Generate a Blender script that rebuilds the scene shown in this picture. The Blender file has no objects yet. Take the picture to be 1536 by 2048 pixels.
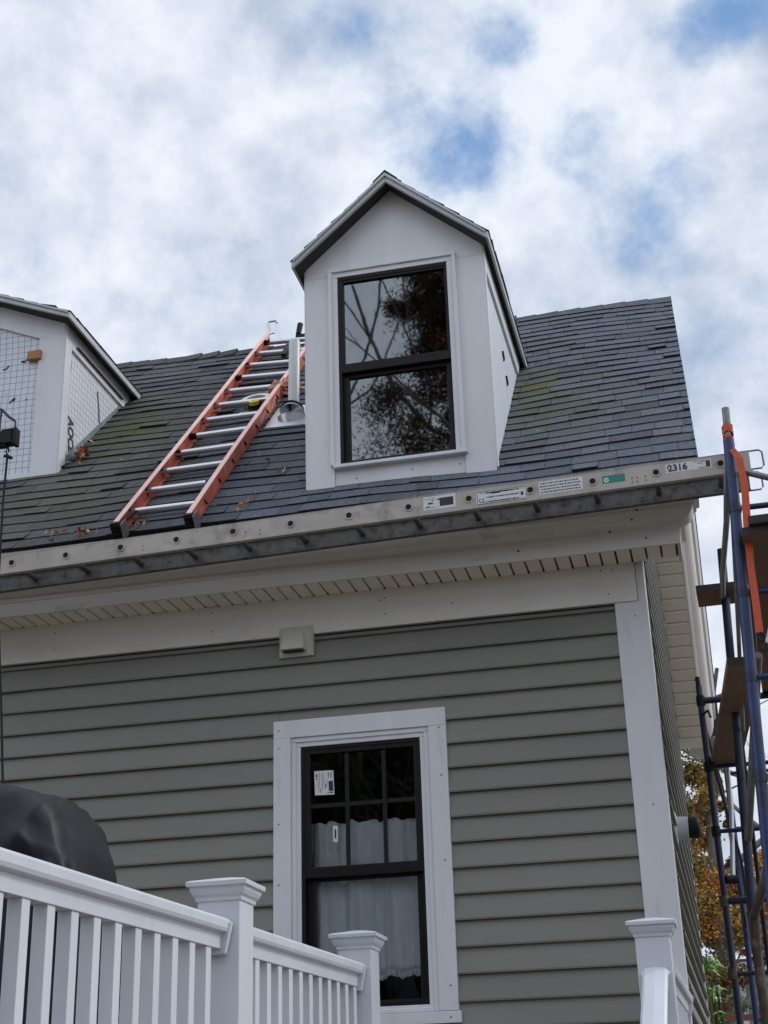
import bpy, math, random
from mathutils import Vector, Matrix, Euler, noise
random.seed(7)
S = bpy.context.scene
COL = S.collection
# ------------------------------------------------------------------ camera (z = 0 is eye height, ground is 1.6 m below)
CAM = Vector((0.2339, -7.2423, 0.0))
cam_d = bpy.data.cameras.new("camera"); cam = bpy.data.objects.new("camera", cam_d); COL.objects.link(cam)
cam_d.sensor_fit = 'HORIZONTAL'; cam_d.sensor_width = 36.0; cam_d.lens = 2880.36/1536*36; cam_d.clip_start = .05; cam_d.clip_end = 2000
yaw, pitch, roll = -0.217585, 0.403108, -0.031225
fw = Vector((math.sin(yaw)*math.cos(pitch), math.cos(yaw)*math.cos(pitch), math.sin(pitch)))
rt = Vector((math.cos(yaw), -math.sin(yaw), 0)); up = rt.cross(fw)
r2 = rt*math.cos(roll)+up*math.sin(roll); u2 = -rt*math.sin(roll)+up*math.cos(roll)
cam.matrix_world = Matrix(((r2.x, u2.x, -fw.x, CAM.x), (r2.y, u2.y, -fw.y, CAM.y), (r2.z, u2.z, -fw.z, CAM.z), (0, 0, 0, 1)))
S.camera = cam
S.view_settings.view_transform = 'Standard'; S.view_settings.look = 'None'; S.view_settings.gamma = 1
S.view_settings.exposure = 0.54
# ------------------------------------------------------------------ sky with broken cloud
SUN_EL, SUN_AZ = math.radians(40), math.radians(62)      # azimuth clockwise from +y
W = bpy.data.worlds.new("World"); S.world = W; W.use_nodes = True
nt = W.node_tree; N = nt.nodes; Lk = nt.links; N.clear()
out = N.new("ShaderNodeOutputWorld"); bg = N.new("ShaderNodeBackground"); bg.inputs[1].default_value = 0.1
sky = N.new("ShaderNodeTexSky"); sky.sky_type = 'NISHITA'; sky.sun_disc = False
sky.sun_elevation = SUN_EL; sky.sun_rotation = SUN_AZ; sky.altitude = 100; sky.air_density = 1.0; sky.dust_density = 1.2; sky.ozone_density = 2.0
tc = N.new("ShaderNodeTexCoord")
def vmath(op, a, b=None):
    n = N.new("ShaderNodeVectorMath"); n.operation = op
    if hasattr(a, 'links'): Lk.new(a, n.inputs[0])
    else: n.inputs[0].default_value = a
    if b is not None:
        if hasattr(b, 'links'): Lk.new(b, n.inputs[1])
        else: n.inputs[1].default_value = b
    return n.outputs['Value'] if op in ('DOT_PRODUCT', 'LENGTH') else n.outputs[0]
def wm(op, a, b=0.0, clamp=False):
    n = N.new("ShaderNodeMath"); n.operation = op; n.use_clamp = clamp
    for i, q in enumerate((a, b)):
        if hasattr(q, 'links'): Lk.new(q, n.inputs[i])
        else: n.inputs[i].default_value = q
    return n.outputs[0]
def wnoise(scale, detail, rough, off, dist=0.0, vec=None):
    v = vmath('ADD', vec if vec is not None else tc.outputs['Generated'], off)
    n = N.new("ShaderNodeTexNoise"); n.inputs['Scale'].default_value = scale; n.inputs['Detail'].default_value = detail
    n.inputs['Roughness'].default_value = rough; n.inputs['Distortion'].default_value = dist; Lk.new(v, n.inputs['Vector'])
    return n.outputs['Fac']
def wramp(x, a, b):
    n = N.new("ShaderNodeMapRange"); n.interpolation_type = 'SMOOTHSTEP'; Lk.new(x, n.inputs[0])
    n.inputs[1].default_value = a; n.inputs[2].default_value = b; return n.outputs[0]
n1 = wnoise(6.0, 10, .56, (3.1, 1.7, .4), .12)
n2 = wnoise(13.0, 12, .60, (7.2, 0, 2.0), .1)
cov = wm('ADD', wm('ADD', wm('MULTIPLY', n1, .50), wm('MULTIPLY', n2, .55)), .0)
# clear patches where the cloud cover is broken (directions in the sky)
patch = 0.0
for d, rad, amt in (((.052, .765, .642), .032, .26), ((.10, .750, .658), .040, .28), ((-.137, .782, .609), .045, .17), ((-.039, .80, .60), .035, .13), ((-.075, .755, .652), .030, .16),
                    ((-.195, .724, .662), .04, .06), ((-.003, .834, .551), .045, .15), ((-.105, .80, .585), .04, .14), ((.03, .81, .59), .03, .10), ((-.16, .745, .648), .04, .12)):
    dn = Vector(d).normalized()
    dis = vmath('LENGTH', vmath('SUBTRACT', tc.outputs['Generated'], tuple(dn)))
    g_ = wm('MULTIPLY', wm('SUBTRACT', 1.0, wramp(dis, 0.0, rad*1.6)), amt)
    patch = g_ if patch == 0.0 else wm('ADD', patch, g_)
cov = wm('SUBTRACT', cov, patch)
mask = wramp(cov, .22, .46)
shade = wm('ADD', wm('MULTIPLY', wnoise(7.0, 12, .58, (1.0, 5.0, 9.0), .1), .72), wm('MULTIPLY', wnoise(24.0, 12, .62, (2.0, 3.0, 5.0), .1), .30))
cr = N.new("ShaderNodeValToRGB"); Lk.new(shade, cr.inputs[0])
cr.color_ramp.elements[0].position = .36; cr.color_ramp.elements[0].color = (2.9, 3.5, 4.6, 1)
cr.color_ramp.elements[1].position = .60; cr.color_ramp.elements[1].color = (6.0, 6.35, 6.95, 1)
blue = N.new("ShaderNodeMix"); blue.data_type = 'RGBA'; blue.inputs[0].default_value = .7
Lk.new(sky.outputs[0], blue.inputs[6]); blue.inputs[7].default_value = (1.2, 2.5, 4.7, 1)
mx = N.new("ShaderNodeMix"); mx.data_type = 'RGBA'; Lk.new(mask, mx.inputs[0]); Lk.new(blue.outputs[2], mx.inputs[6]); Lk.new(cr.outputs[0], mx.inputs[7])
# extra sky gain behind the camera, added to brighten the house front
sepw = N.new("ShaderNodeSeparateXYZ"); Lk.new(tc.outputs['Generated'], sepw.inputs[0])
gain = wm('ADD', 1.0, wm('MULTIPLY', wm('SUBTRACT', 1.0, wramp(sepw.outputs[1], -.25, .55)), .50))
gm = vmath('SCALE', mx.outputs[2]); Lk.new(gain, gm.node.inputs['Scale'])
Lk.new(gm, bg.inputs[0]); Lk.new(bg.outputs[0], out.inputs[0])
sun_d = bpy.data.lights.new("sun", 'SUN'); sun_d.energy = 1.0; sun_d.angle = math.radians(14); sun_d.color = (1, .96, .9)
sun = bpy.data.objects.new("sun", sun_d); COL.objects.link(sun)
sd = Vector((math.sin(SUN_AZ)*math.cos(SUN_EL), math.cos(SUN_AZ)*math.cos(SUN_EL), math.sin(SUN_EL)))
sun.rotation_euler = (-sd).to_track_quat('-Z', 'Y').to_euler()
# ------------------------------------------------------------------ materials
MATS = {}
def mat(name, col, rough=.6, var=.0, vs=8.0, bump=.0, bs=60.0, metal=0.0, spec=.5, col2=None, c2t=(.45, .6), c2s=3.0, tint=False, stretch=None, sheen=0):
    if name in MATS: return MATS[name]
    m = bpy.data.materials.new(name); m.use_nodes = True; MATS[name] = m
    t = m.node_tree; b = t.nodes["Principled BSDF"]; L = t.links
    b.inputs['Roughness'].default_value = rough; b.inputs['Metallic'].default_value = metal
    b.inputs['Specular IOR Level'].default_value = spec
    if sheen: b.inputs['Sheen Weight'].default_value = sheen
    tcn = t.nodes.new("ShaderNodeTexCoord"); vec = tcn.outputs['Object']
    if stretch:
        mp = t.nodes.new("ShaderNodeMapping"); mp.inputs['Scale'].default_value = stretch; L.new(vec, mp.inputs[0]); vec = mp.outputs[0]
    def nz(scale, detail=5):
        n = t.nodes.new("ShaderNodeTexNoise"); n.inputs['Scale'].default_value = scale; n.inputs['Detail'].default_value = detail; n.inputs['Roughness'].default_value = .6
        L.new(vec, n.inputs['Vector']); return n.outputs['Fac']
    cur = None
    rgb = t.nodes.new("ShaderNodeRGB"); rgb.outputs[0].default_value = (*col, 1); cur = rgb.outputs[0]
    if col2:
        mr = t.nodes.new("ShaderNodeMapRange"); L.new(nz(c2s, 8), mr.inputs[0]); mr.inputs[1].default_value = c2t[0]; mr.inputs[2].default_value = c2t[1]
        x = t.nodes.new("ShaderNodeMix"); x.data_type = 'RGBA'; L.new(mr.outputs[0], x.inputs[0]); L.new(cur, x.inputs[6]); x.inputs[7].default_value = (*col2, 1); cur = x.outputs[2]
    if var:
        mr = t.nodes.new("ShaderNodeMapRange"); L.new(nz(vs), mr.inputs[0]); mr.inputs[1].default_value = .3; mr.inputs[2].default_value = .7
        mr.inputs[3].default_value = 1-var; mr.inputs[4].default_value = 1+var
        x = t.nodes.new("ShaderNodeMix"); x.data_type = 'RGBA'; x.blend_type = 'MULTIPLY'; x.inputs[0].default_value = 1
        L.new(cur, x.inputs[6]); L.new(mr.outputs[0], x.inputs[7]); cur = x.outputs[2]
    if tint:
        at = t.nodes.new("ShaderNodeAttribute"); at.attribute_name = "tint"
        x = t.nodes.new("ShaderNodeMix"); x.data_type = 'RGBA'; x.blend_type = 'MULTIPLY'; x.inputs[0].default_value = 1
        L.new(cur, x.inputs[6]); L.new(at.outputs['Color'], x.inputs[7]); cur = x.outputs[2]
    L.new(cur, b.inputs['Base Color'])
    if bump:
        bn = t.nodes.new("ShaderNodeBump"); bn.inputs['Strength'].default_value = bump; bn.inputs['Distance'].default_value = .01
        L.new(nz(bs, 4), bn.inputs['Height']); L.new(bn.outputs[0], b.inputs['Normal'])
    return m
white = mat("white_trim_paint", (.64, .64, .665), .45, var=.06, vs=2.2, bump=.06, bs=25, col2=(.50, .49, .49), c2t=(.60, .85), c2s=6, stretch=(2.5, 2.5, .5))
whited = mat("weathered_white_trim", (.70, .665, .625), .5, var=.05, vs=3, col2=(.52, .50, .48), c2t=(.60, .85), c2s=4)
cornice_m = mat("cornice_paint", (.63, .58, .55), .5, var=.06, vs=2.5, col2=(.30, .28, .28), c2t=(.62, .80), c2s=5, stretch=(.6, 1, 1))
soff_m = mat("cream_soffit_panel", (.80, .73, .64), .5, var=.04, vs=4)
gap_m = mat("dark_groove", (.06, .055, .05), .8)
side_m = mat("sage_vinyl_siding", (.192, .188, .160), .5, var=.09, vs=3, bump=.12, bs=90, stretch=(.2, .2, 1.0), tint=True, col2=(.165, .160, .145), c2t=(.50, .80), c2s=2.0)
black_m = mat("black_window_frame", (.009, .007, .008), .42, spec=.22)
shing_m = mat("asphalt_shingle", (.100, .111, .133), .88, var=.32, vs=55, bump=.5, bs=220, tint=True, spec=.25)
butt_m = mat("shingle_edge", (.012, .012, .014), .9)
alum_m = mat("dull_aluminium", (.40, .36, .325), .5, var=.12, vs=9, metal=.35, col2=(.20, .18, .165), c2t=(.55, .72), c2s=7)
alumd_m = mat("shaded_stained_aluminium", (.11, .105, .10), .55, var=.25, vs=18, metal=.3, col2=(.045, .04, .04), c2t=(.5, .66), c2s=22)  # darker copy of the aluminium: back rail shade in the colour, plus stains
rung_m = mat("bright_aluminium", (.62, .62, .64), .28, var=.08, vs=30, metal=.8, stretch=(1, 8, 8))
fiber_m = mat("orange_fibreglass", (.46, .105, .065), .5, var=.12, vs=10, col2=(.62, .22, .14), c2t=(.5, .7), c2s=5)
fibert_m = mat("pale_fibreglass_flange", (.82, .50, .43), .5, var=.08, vs=9)  # paler tone, top flanges only
rub_m = mat("black_rubber", (.010, .010, .012), .6, var=.2, spec=.25)
blue_m = mat("scaffold_blue_paint", (.016, .032, .115), .38, var=.25, vs=14, col2=(.012, .014, .03), c2t=(.5, .7), c2s=6)
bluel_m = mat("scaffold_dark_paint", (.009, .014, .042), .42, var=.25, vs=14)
steel_m = mat("grey_steel_tube", (.19, .19, .20), .38, var=.25, vs=20, metal=.5)
rust_m = mat("rusty_steel", (.075, .052, .042), .7, var=.4, vs=25, col2=(.15, .11, .09), c2t=(.5, .65), c2s=12)
wood_m = mat("weathered_plank", (.20, .115, .08), .75, var=.25, vs=10, bump=.3, bs=40, stretch=(9, .8, 9))
woodd_m = mat("dark_plank_end", (.035, .028, .028), .8, var=.3, vs=30, stretch=(1, 1, 5))
strap_m = mat("orange_strap", (.55, .085, .03), .6, var=.15, vs=40)
rope_m = mat("black_rope", (.012, .012, .013), .8)
pvc_m = mat("weathered_pvc", (.52, .53, .52), .4, var=.06, col2=(.16, .17, .12), c2t=(.62, .72), c2s=9)
galv_m = mat("galvanised_flashing", (.60, .61, .64), .3, var=.1, metal=.7)
rail_m = mat("white_vinyl_rail", (.60, .62, .665), .35, var=.05, vs=3, col2=(.52, .52, .52), c2t=(.62, .85), c2s=5, stretch=(3, 3, .7))
cover_m = mat("black_grill_cover", (.007, .008, .014), .52, var=.2, vs=5, bump=.2, bs=160, spec=.35)
print_m = mat("black_print", (.02, .022, .028), .6)
stick_m = mat("white_sticker", (.62, .63, .64), .4, var=.08, vs=60)
green_m = mat("teal_sticker", (.02, .19, .15), .4)
osb_m = mat("bare_lumber", (.36, .17, .07), .7, var=.15, vs=20, stretch=(2, 2, 14))
vent_m = mat("aged_plastic_vent", (.50, .49, .42), .5, var=.07, vs=9)
nail_m = mat("screw_hole", (.03, .03, .03), .6)
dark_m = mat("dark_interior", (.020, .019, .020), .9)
curt_m = mat("white_curtain", (.84, .90, .90), .85, var=.10, vs=18, bump=.15, bs=90, stretch=(2, 1, .5))
bark_m = mat("grey_bark", (.15, .135, .115), .9, var=.35, vs=14, bump=.8, bs=22, stretch=(3, 3, .7))
grass_m = mat("lawn_grass", (.115, .095, .06), .95, var=.35, vs=3, bump=.3, bs=30)
LEAF = [mat("leaf_olive", (.20, .165, .045), .7, var=.3, vs=3), mat("leaf_green", (.05, .085, .025), .7, var=.3, vs=3),
        mat("leaf_orange", (.46, .17, .035), .7, var=.25, vs=3), mat("leaf_rust", (.19, .07, .025), .7, var=.3, vs=3),
        mat("leaf_bright", (.24, .42, .05), .6, var=.2, vs=5), mat("leaf_yellow", (.42, .26, .05), .7, var=.2, vs=3)]
def glass(name, ior, tr):
    m = bpy.data.materials.new(name); m.use_nodes = True; t = m.node_tree; t.nodes.clear()
    o = t.nodes.new("ShaderNodeOutputMaterial"); mxx = t.nodes.new("ShaderNodeMixShader"); f = t.nodes.new("ShaderNodeFresnel"); f.inputs[0].default_value = ior
    a = t.nodes.new("ShaderNodeBsdfTransparent"); a.inputs[0].default_value = (tr, tr, tr*1.01, 1)
    g = t.nodes.new("ShaderNodeBsdfGlossy"); g.inputs['Roughness'].default_value = .018; g.inputs[0].default_value = (.9, .96, 1, 1)
    tcn = t.nodes.new("ShaderNodeTexCoord"); nz = t.nodes.new("ShaderNodeTexNoise"); nz.inputs['Scale'].default_value = 5; t.links.new(tcn.outputs['Object'], nz.inputs['Vector'])
    bn = t.nodes.new("ShaderNodeBump"); bn.inputs['Strength'].default_value = .012; bn.inputs['Distance'].default_value = .01
    t.links.new(nz.outputs['Fac'], bn.inputs['Height']); t.links.new(bn.outputs[0], g.inputs['Normal'])
    t.links.new(f.outputs[0], mxx.inputs[0]); t.links.new(a.outputs[0], mxx.inputs[1]); t.links.new(g.outputs[0], mxx.inputs[2]); t.links.new(mxx.outputs[0], o.inputs[0])
    return m
glass_d = glass("coated_glass", 2.5, .5); glass_l = glass("clear_glass", 1.5, .95)
def wrapmat():
    m = bpy.data.materials.new("house_wrap_grid"); m.use_nodes = True; t = m.node_tree; b = t.nodes["Principled BSDF"]; L = t.links
    b.inputs['Roughness'].default_value = .5
    tcn = t.nodes.new("ShaderNodeTexCoord"); sp = t.nodes.new("ShaderNodeSeparateXYZ"); L.new(tcn.outputs['Object'], sp.inputs[0])
    def M(op, a, bb=0.0):
        n = t.nodes.new("ShaderNodeMath"); n.operation = op
        for i, q in enumerate((a, bb)):
            if hasattr(q, 'links'): L.new(q, n.inputs[i])
            else: n.inputs[i].default_value = q
        return n.outputs[0]
    nz = t.nodes.new("ShaderNodeTexNoise"); nz.inputs['Scale'].default_value = 3; L.new(tcn.outputs['Object'], nz.inputs['Vector'])
    wob = M('MULTIPLY', M('SUBTRACT', nz.outputs['Fac'], .5), .03)
    def line(c): return M('LESS_THAN', M('FRACT', M('DIVIDE', M('ADD', c, wob), .0455)), .075)
    xy = M('ADD', sp.outputs[0], sp.outputs[1])
    g = M('MAXIMUM', line(xy), line(sp.outputs[2]))
    x = t.nodes.new("ShaderNodeMix"); x.data_type = 'RGBA'; L.new(M('MULTIPLY', g, .85), x.inputs[0]); x.inputs[6].default_value = (.62, .65, .71, 1); x.inputs[7].default_value = (.07, .09, .12, 1)
    L.new(x.outputs[2], b.inputs['Base Color'])
    bn = t.nodes.new("ShaderNodeBump"); bn.inputs['Strength'].default_value = .35; bn.inputs['Distance'].default_value = .02
    n2_ = t.nodes.new("ShaderNodeTexNoise"); n2_.inputs['Scale'].default_value = 9; L.new(tcn.outputs['Object'], n2_.inputs['Vector'])
    L.new(n2_.outputs['Fac'], bn.inputs['Height']); L.new(bn.outputs[0], b.inputs['Normal'])
    return m
wrap_m = wrapmat()
wrapl_m = mat("pale_house_wrap", (.56, .60, .66), .5, var=.05, vs=12, bump=.5, bs=14)
def add_moss():
    # green algae patches below the dormer cheeks and lichen spots, in roof coordinates
    t = shing_m.node_tree; L = t.links; b = t.nodes["Principled BSDF"]; src = b.inputs['Base Color'].links[0].from_socket
    tcn = t.nodes.new("ShaderNodeTexCoord")
    def blob(c, r, s):
        d = t.nodes.new("ShaderNodeVectorMath"); d.operation = 'SUBTRACT'; L.new(tcn.outputs['Object'], d.inputs[0]); d.inputs[1].default_value = c
        e = t.nodes.new("ShaderNodeVectorMath"); e.operation = 'MULTIPLY'; L.new(d.outputs[0], e.inputs[0]); e.inputs[1].default_value = s
        l = t.nodes.new("ShaderNodeVectorMath"); l.operation = 'LENGTH'; L.new(e.outputs[0], l.inputs[0])
        mr = t.nodes.new("ShaderNodeMapRange"); mr.interpolation_type = 'SMOOTHSTEP'; L.new(l.outputs['Value'], mr.inputs[0]); mr.inputs[1].default_value = r; mr.inputs[2].default_value = 0
        return mr.outputs[0]
    def M(op, a, bb, clamp=False):
        n = t.nodes.new("ShaderNodeMath"); n.operation = op; n.use_clamp = clamp
        for i, q in enumerate((a, bb)):
            if hasattr(q, 'links'): L.new(q, n.inputs[i])
            else: n.inputs[i].default_value = q
        return n.outputs[0]
    OZ = 1.6
    mk = M('MAXIMUM', blob((-.56, 1.0, 4.36+OZ), .42, (1.2, .75, .75)), M('MULTIPLY', blob((-.50, .6, 3.98+OZ), .9, (1.1, .8, .8)), .5))
    mk = M('MAXIMUM', mk, M('MULTIPLY', blob((-3.35, 1.05, 4.4+OZ), .9, (1.6, .8, .8)), .75))
    mk = M('MAXIMUM', mk, M('MULTIPLY', blob((-3.3, .2, 3.6+OZ), 1.0, (.9, 1., 1.)), .38))
    nz = t.nodes.new("ShaderNodeTexNoise"); nz.inputs['Scale'].default_value = 7; nz.inputs['Detail'].default_value = 8; nz.inputs['Roughness'].default_value = .7; L.new(tcn.outputs['Object'], nz.inputs['Vector'])
    mr = t.nodes.new("ShaderNodeMapRange"); L.new(nz.outputs['Fac'], mr.inputs[0]); mr.inputs[1].default_value = .36; mr.inputs[2].default_value = .56
    f = M('MULTIPLY', M('MULTIPLY', mk, mr.outputs[0], True), .92)
    x = t.nodes.new("ShaderNodeMix"); x.data_type = 'RGBA'; L.new(f, x.inputs[0]); L.new(src, x.inputs[6]); x.inputs[7].default_value = (.115, .13, .03, 1)
    # browner and darker towards the left
    sp = t.nodes.new("ShaderNodeSeparateXYZ"); L.new(tcn.outputs['Object'], sp.inputs[0])
    mrx = t.nodes.new("ShaderNodeMapRange"); L.new(sp.outputs[0], mrx.inputs[0]); mrx.inputs[1].default_value = -1.6; mrx.inputs[2].default_value = -3.2
    y = t.nodes.new("ShaderNodeMix"); y.data_type = 'RGBA'; y.blend_type = 'MULTIPLY'; L.new(mrx.outputs[0], y.inputs[0]); L.new(x.outputs[2], y.inputs[6]); y.inputs[7].default_value = (.86, .80, .70, 1)
    # lichen spots
    vo = t.nodes.new("ShaderNodeTexVoronoi"); vo.inputs['Scale'].default_value = 9; L.new(tcn.outputs['Object'], vo.inputs['Vector'])
    sp2 = M('MULTIPLY', M('LESS_THAN', vo.outputs['Distance'], .085), M('GREATER_THAN', nz.outputs['Fac'], .53))
    z = t.nodes.new("ShaderNodeMix"); z.data_type = 'RGBA'; L.new(M('MULTIPLY', sp2, .7), z.inputs[0]); L.new(y.outputs[2], z.inputs[6]); z.inputs[7].default_value = (.32, .34, .36, 1)
    L.new(z.outputs[2], b.inputs['Base Color'])
add_moss()
# ------------------------------------------------------------------ mesh helpers
class G:
    def __init__(s): s.v = []; s.f = []; s.m = []; s.t = []; s.tint = None; s.dt = 1.0
    def face(s, pts, mi=0, tint=1.0):
        i = len(s.v); s.v += [tuple(p) for p in pts]; s.f.append(tuple(range(i, i+len(pts)))); s.m.append(mi); s.t.append(tint if tint != 1.0 else s.dt)
    def hexa(s, p, mi=0, mside=None, tint=1.0):   # p: 8 points, bottom 0-3, top 4-7
        i = len(s.v); s.v += [tuple(q) for q in p]
        for k, f in enumerate(((0, 3, 2, 1), (4, 5, 6, 7), (0, 1, 5, 4), (1, 2, 6, 5), (2, 3, 7, 6), (3, 0, 4, 7))):
            s.f.append(tuple(i+q for q in f)); s.m.append(mi if (mside is None or k == 1) else mside); s.t.append(tint if tint != 1.0 else s.dt)
    def box(s, x0, x1, y0, y1, z0, z1, mi=0):
        s.hexa([(x0, y0, z0), (x1, y0, z0), (x1, y1, z0), (x0, y1, z0), (x0, y0, z1), (x1, y0, z1), (x1, y1, z1), (x0, y1, z1)], mi)
    def prism(s, pts, vec, mi=0):
        n = len(pts); i = len(s.v); vec = Vector(vec)
        s.v += [tuple(p) for p in pts]+[tuple(Vector(p)+vec) for p in pts]
        s.f.append(tuple(range(i+n-1, i-1, -1))); s.m.append(mi); s.t.append(1)
        s.f.append(tuple(range(i+n, i+2*n))); s.m.append(mi); s.t.append(1)
        for k in range(n):
            q = (k+1) % n; s.f.append((i+k, i+q, i+n+q, i+n+k)); s.m.append(mi); s.t.append(1)
    def loft(s, secs, mi=0, closed=True, cap=True):
        n = len(secs[0]); i = len(s.v)
        for c in secs: s.v += [tuple(p) for p in c]
        for a in range(len(secs)-1):
            for k in range(n if closed else n-1):
                q = (k+1) % n; s.f.append((i+a*n+k, i+a*n+q, i+(a+1)*n+q, i+(a+1)*n+k)); s.m.append(mi); s.t.append(1)
        if cap and closed:
            s.f.append(tuple(i+k for k in range(n-1, -1, -1))); s.m.append(mi); s.t.append(1)
            e = i+(len(secs)-1)*n; s.f.append(tuple(e+k for k in range(n))); s.m.append(mi); s.t.append(1)
    def tube(s, path, r, n=10, mi=0):
        path = [Vector(p) for p in path]; rr = r if isinstance(r, (list, tuple)) else [r]*len(path); secs = []
        for k, p in enumerate(path):
            d = (path[min(k+1, len(path)-1)]-path[max(k-1, 0)]).normalized()
            a = d.cross(Vector((0, 0, 1)))
            if a.length < .12: a = d.cross(Vector((1, 0, 0)))
            a.normalize(); b = d.cross(a)
            secs.append([p+(a*math.cos(2*math.pi*j/n)+b*math.sin(2*math.pi*j/n))*rr[k] for j in range(n)])
        s.loft(secs, mi)
    def bar(s, p, q, w, h, upv=(0, 0, 1), mi=0):   # rectangular bar
        p, q, upv = Vector(p), Vector(q), Vector(upv); d = (q-p).normalized(); a = d.cross(upv).normalized()*w/2; b = a.cross(d).normalized()*h/2
        s.hexa([p-a-b, p+a-b, q+a-b, q-a-b, p-a+b, p+a+b, q+a+b, q-a+b], mi)
    def disc(s, c, nrm, r, n=8, mi=0):
        c = Vector(c); nrm = Vector(nrm).normalized(); a = nrm.orthogonal().normalized(); b = nrm.cross(a)
        s.face([c+(a*math.cos(2*math.pi*j/n)+b*math.sin(2*math.pi*j/n))*r for j in range(n)], mi)
ORG = {}
def build(name, g, mats, parent=None, smooth=False, bevel=0, org=None, label=None, cat=None, group=None, kind=None):
    if not isinstance(mats, (list, tuple)): mats = [mats]
    if parent is not None: o0 = ORG[parent.name]
    elif org is not None: o0 = Vector(org)
    else:
        xs = [p[0] for p in g.v]; ys = [p[1] for p in g.v]; zs = [p[2] for p in g.v]
        o0 = Vector(((min(xs)+max(xs))/2, (min(ys)+max(ys))/2, min(zs)))
    me = bpy.data.meshes.new(name); me.from_pydata([tuple(Vector(p)-o0) for p in g.v], [], g.f)
    for m in mats: me.materials.append(m)
    me.polygons.foreach_set('material_index', g.m)
    if g.tint:
        ca = me.color_attributes.new("tint", 'FLOAT_COLOR', 'CORNER'); dat = []
        for p, tt in zip(me.polygons, g.t):
            c = tt if isinstance(tt, tuple) else (tt, tt, tt)
            for _ in p.loop_indices: dat += [c[0], c[1], c[2], 1]
        ca.data.foreach_set('color', dat)
    me.validate()
    import bmesh
    bm = bmesh.new(); bm.from_mesh(me); bmesh.ops.recalc_face_normals(bm, faces=bm.faces); bm.to_mesh(me); bm.free()
    if smooth:
        me.polygons.foreach_set('use_smooth', [True]*len(me.polygons)); me.set_sharp_from_angle(angle=math.radians(40))
    o = bpy.data.objects.new(name, me); COL.objects.link(o)
    if parent is not None: o.parent = parent; ORG[o.name] = o0
    else: o.location = o0; ORG[o.name] = o0
    if bevel:
        b = o.modifiers.new("bevel", 'BEVEL'); b.width = bevel; b.segments = 2; b.limit_method = 'ANGLE'; b.angle_limit = math.radians(35)
    tag(o, label, cat, group, kind)
    return o
def tag(o, label=None, cat=None, group=None, kind=None):
    if label: o['label'] = label
    if cat: o['category'] = cat
    if group: o['group'] = group
    if kind: o['kind'] = kind
def thing(name, loc, label, cat, group=None):
    o = bpy.data.objects.new(name, None); COL.objects.link(o); o.location = loc; o.empty_display_size = .2
    ORG[o.name] = Vector(loc); tag(o, label, cat, group); return o
def part_empty(name, parent, label=None):
    o = bpy.data.objects.new(name, None); COL.objects.link(o); o.parent = parent; ORG[o.name] = ORG[parent.name]; o.empty_display_size = .2
    tag(o, label); return o
def lettering(txt, size, origin, xdir, ydir, m, parent, depth=.0008, name="lettering", sx=1.0, bold=0.0):
    cu = bpy.data.curves.new("t", 'FONT'); cu.body = txt; cu.size = size; cu.extrude = depth; cu.align_x = 'CENTER'; cu.align_y = 'CENTER'; cu.offset = bold
    to = bpy.data.objects.new("t", cu); COL.objects.link(to); bpy.context.view_layer.update()
    me = bpy.data.meshes.new_from_object(to.evaluated_get(bpy.context.evaluated_depsgraph_get())); bpy.data.objects.remove(to); bpy.data.curves.remove(cu)
    xd, yd = Vector(xdir).normalized()*sx, Vector(ydir).normalized(); zd = xd.cross(yd).normalized(); o0 = ORG[parent.name]
    for v in me.vertices: v.co = Vector(origin)+xd*v.co.x+yd*v.co.y+zd*v.co.z-o0
    me.materials.clear(); me.materials.append(m)
    o = bpy.data.objects.new(name, me); COL.objects.link(o); o.parent = parent; ORG[o.name] = o0; return o
def rnd(a, b): return random.uniform(a, b)
GZ = -1.6
# ------------------------------------------------------------------ ground
g = G(); R_ = 300
g.face([(-R_, -R_, GZ), (R_, -R_, GZ), (R_, R_, GZ), (-R_, R_, GZ)]); build("ground", g, grass_m, kind='structure')
# ================================================================== HOUSE
M_ = .9527; RZ0 = 3.408; RY = 2.3727; LD = 4.745; XL = -7.2; RX = .37
def zr(y): return RZ0+M_*y if y <= RY else RZ0+M_*(2*RY-y)
RZ = zr(RY)
house = thing("house", (0, 0, GZ), "sage green clapboard house with dark shingle roof, two dormers and white trim", "house")
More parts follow.
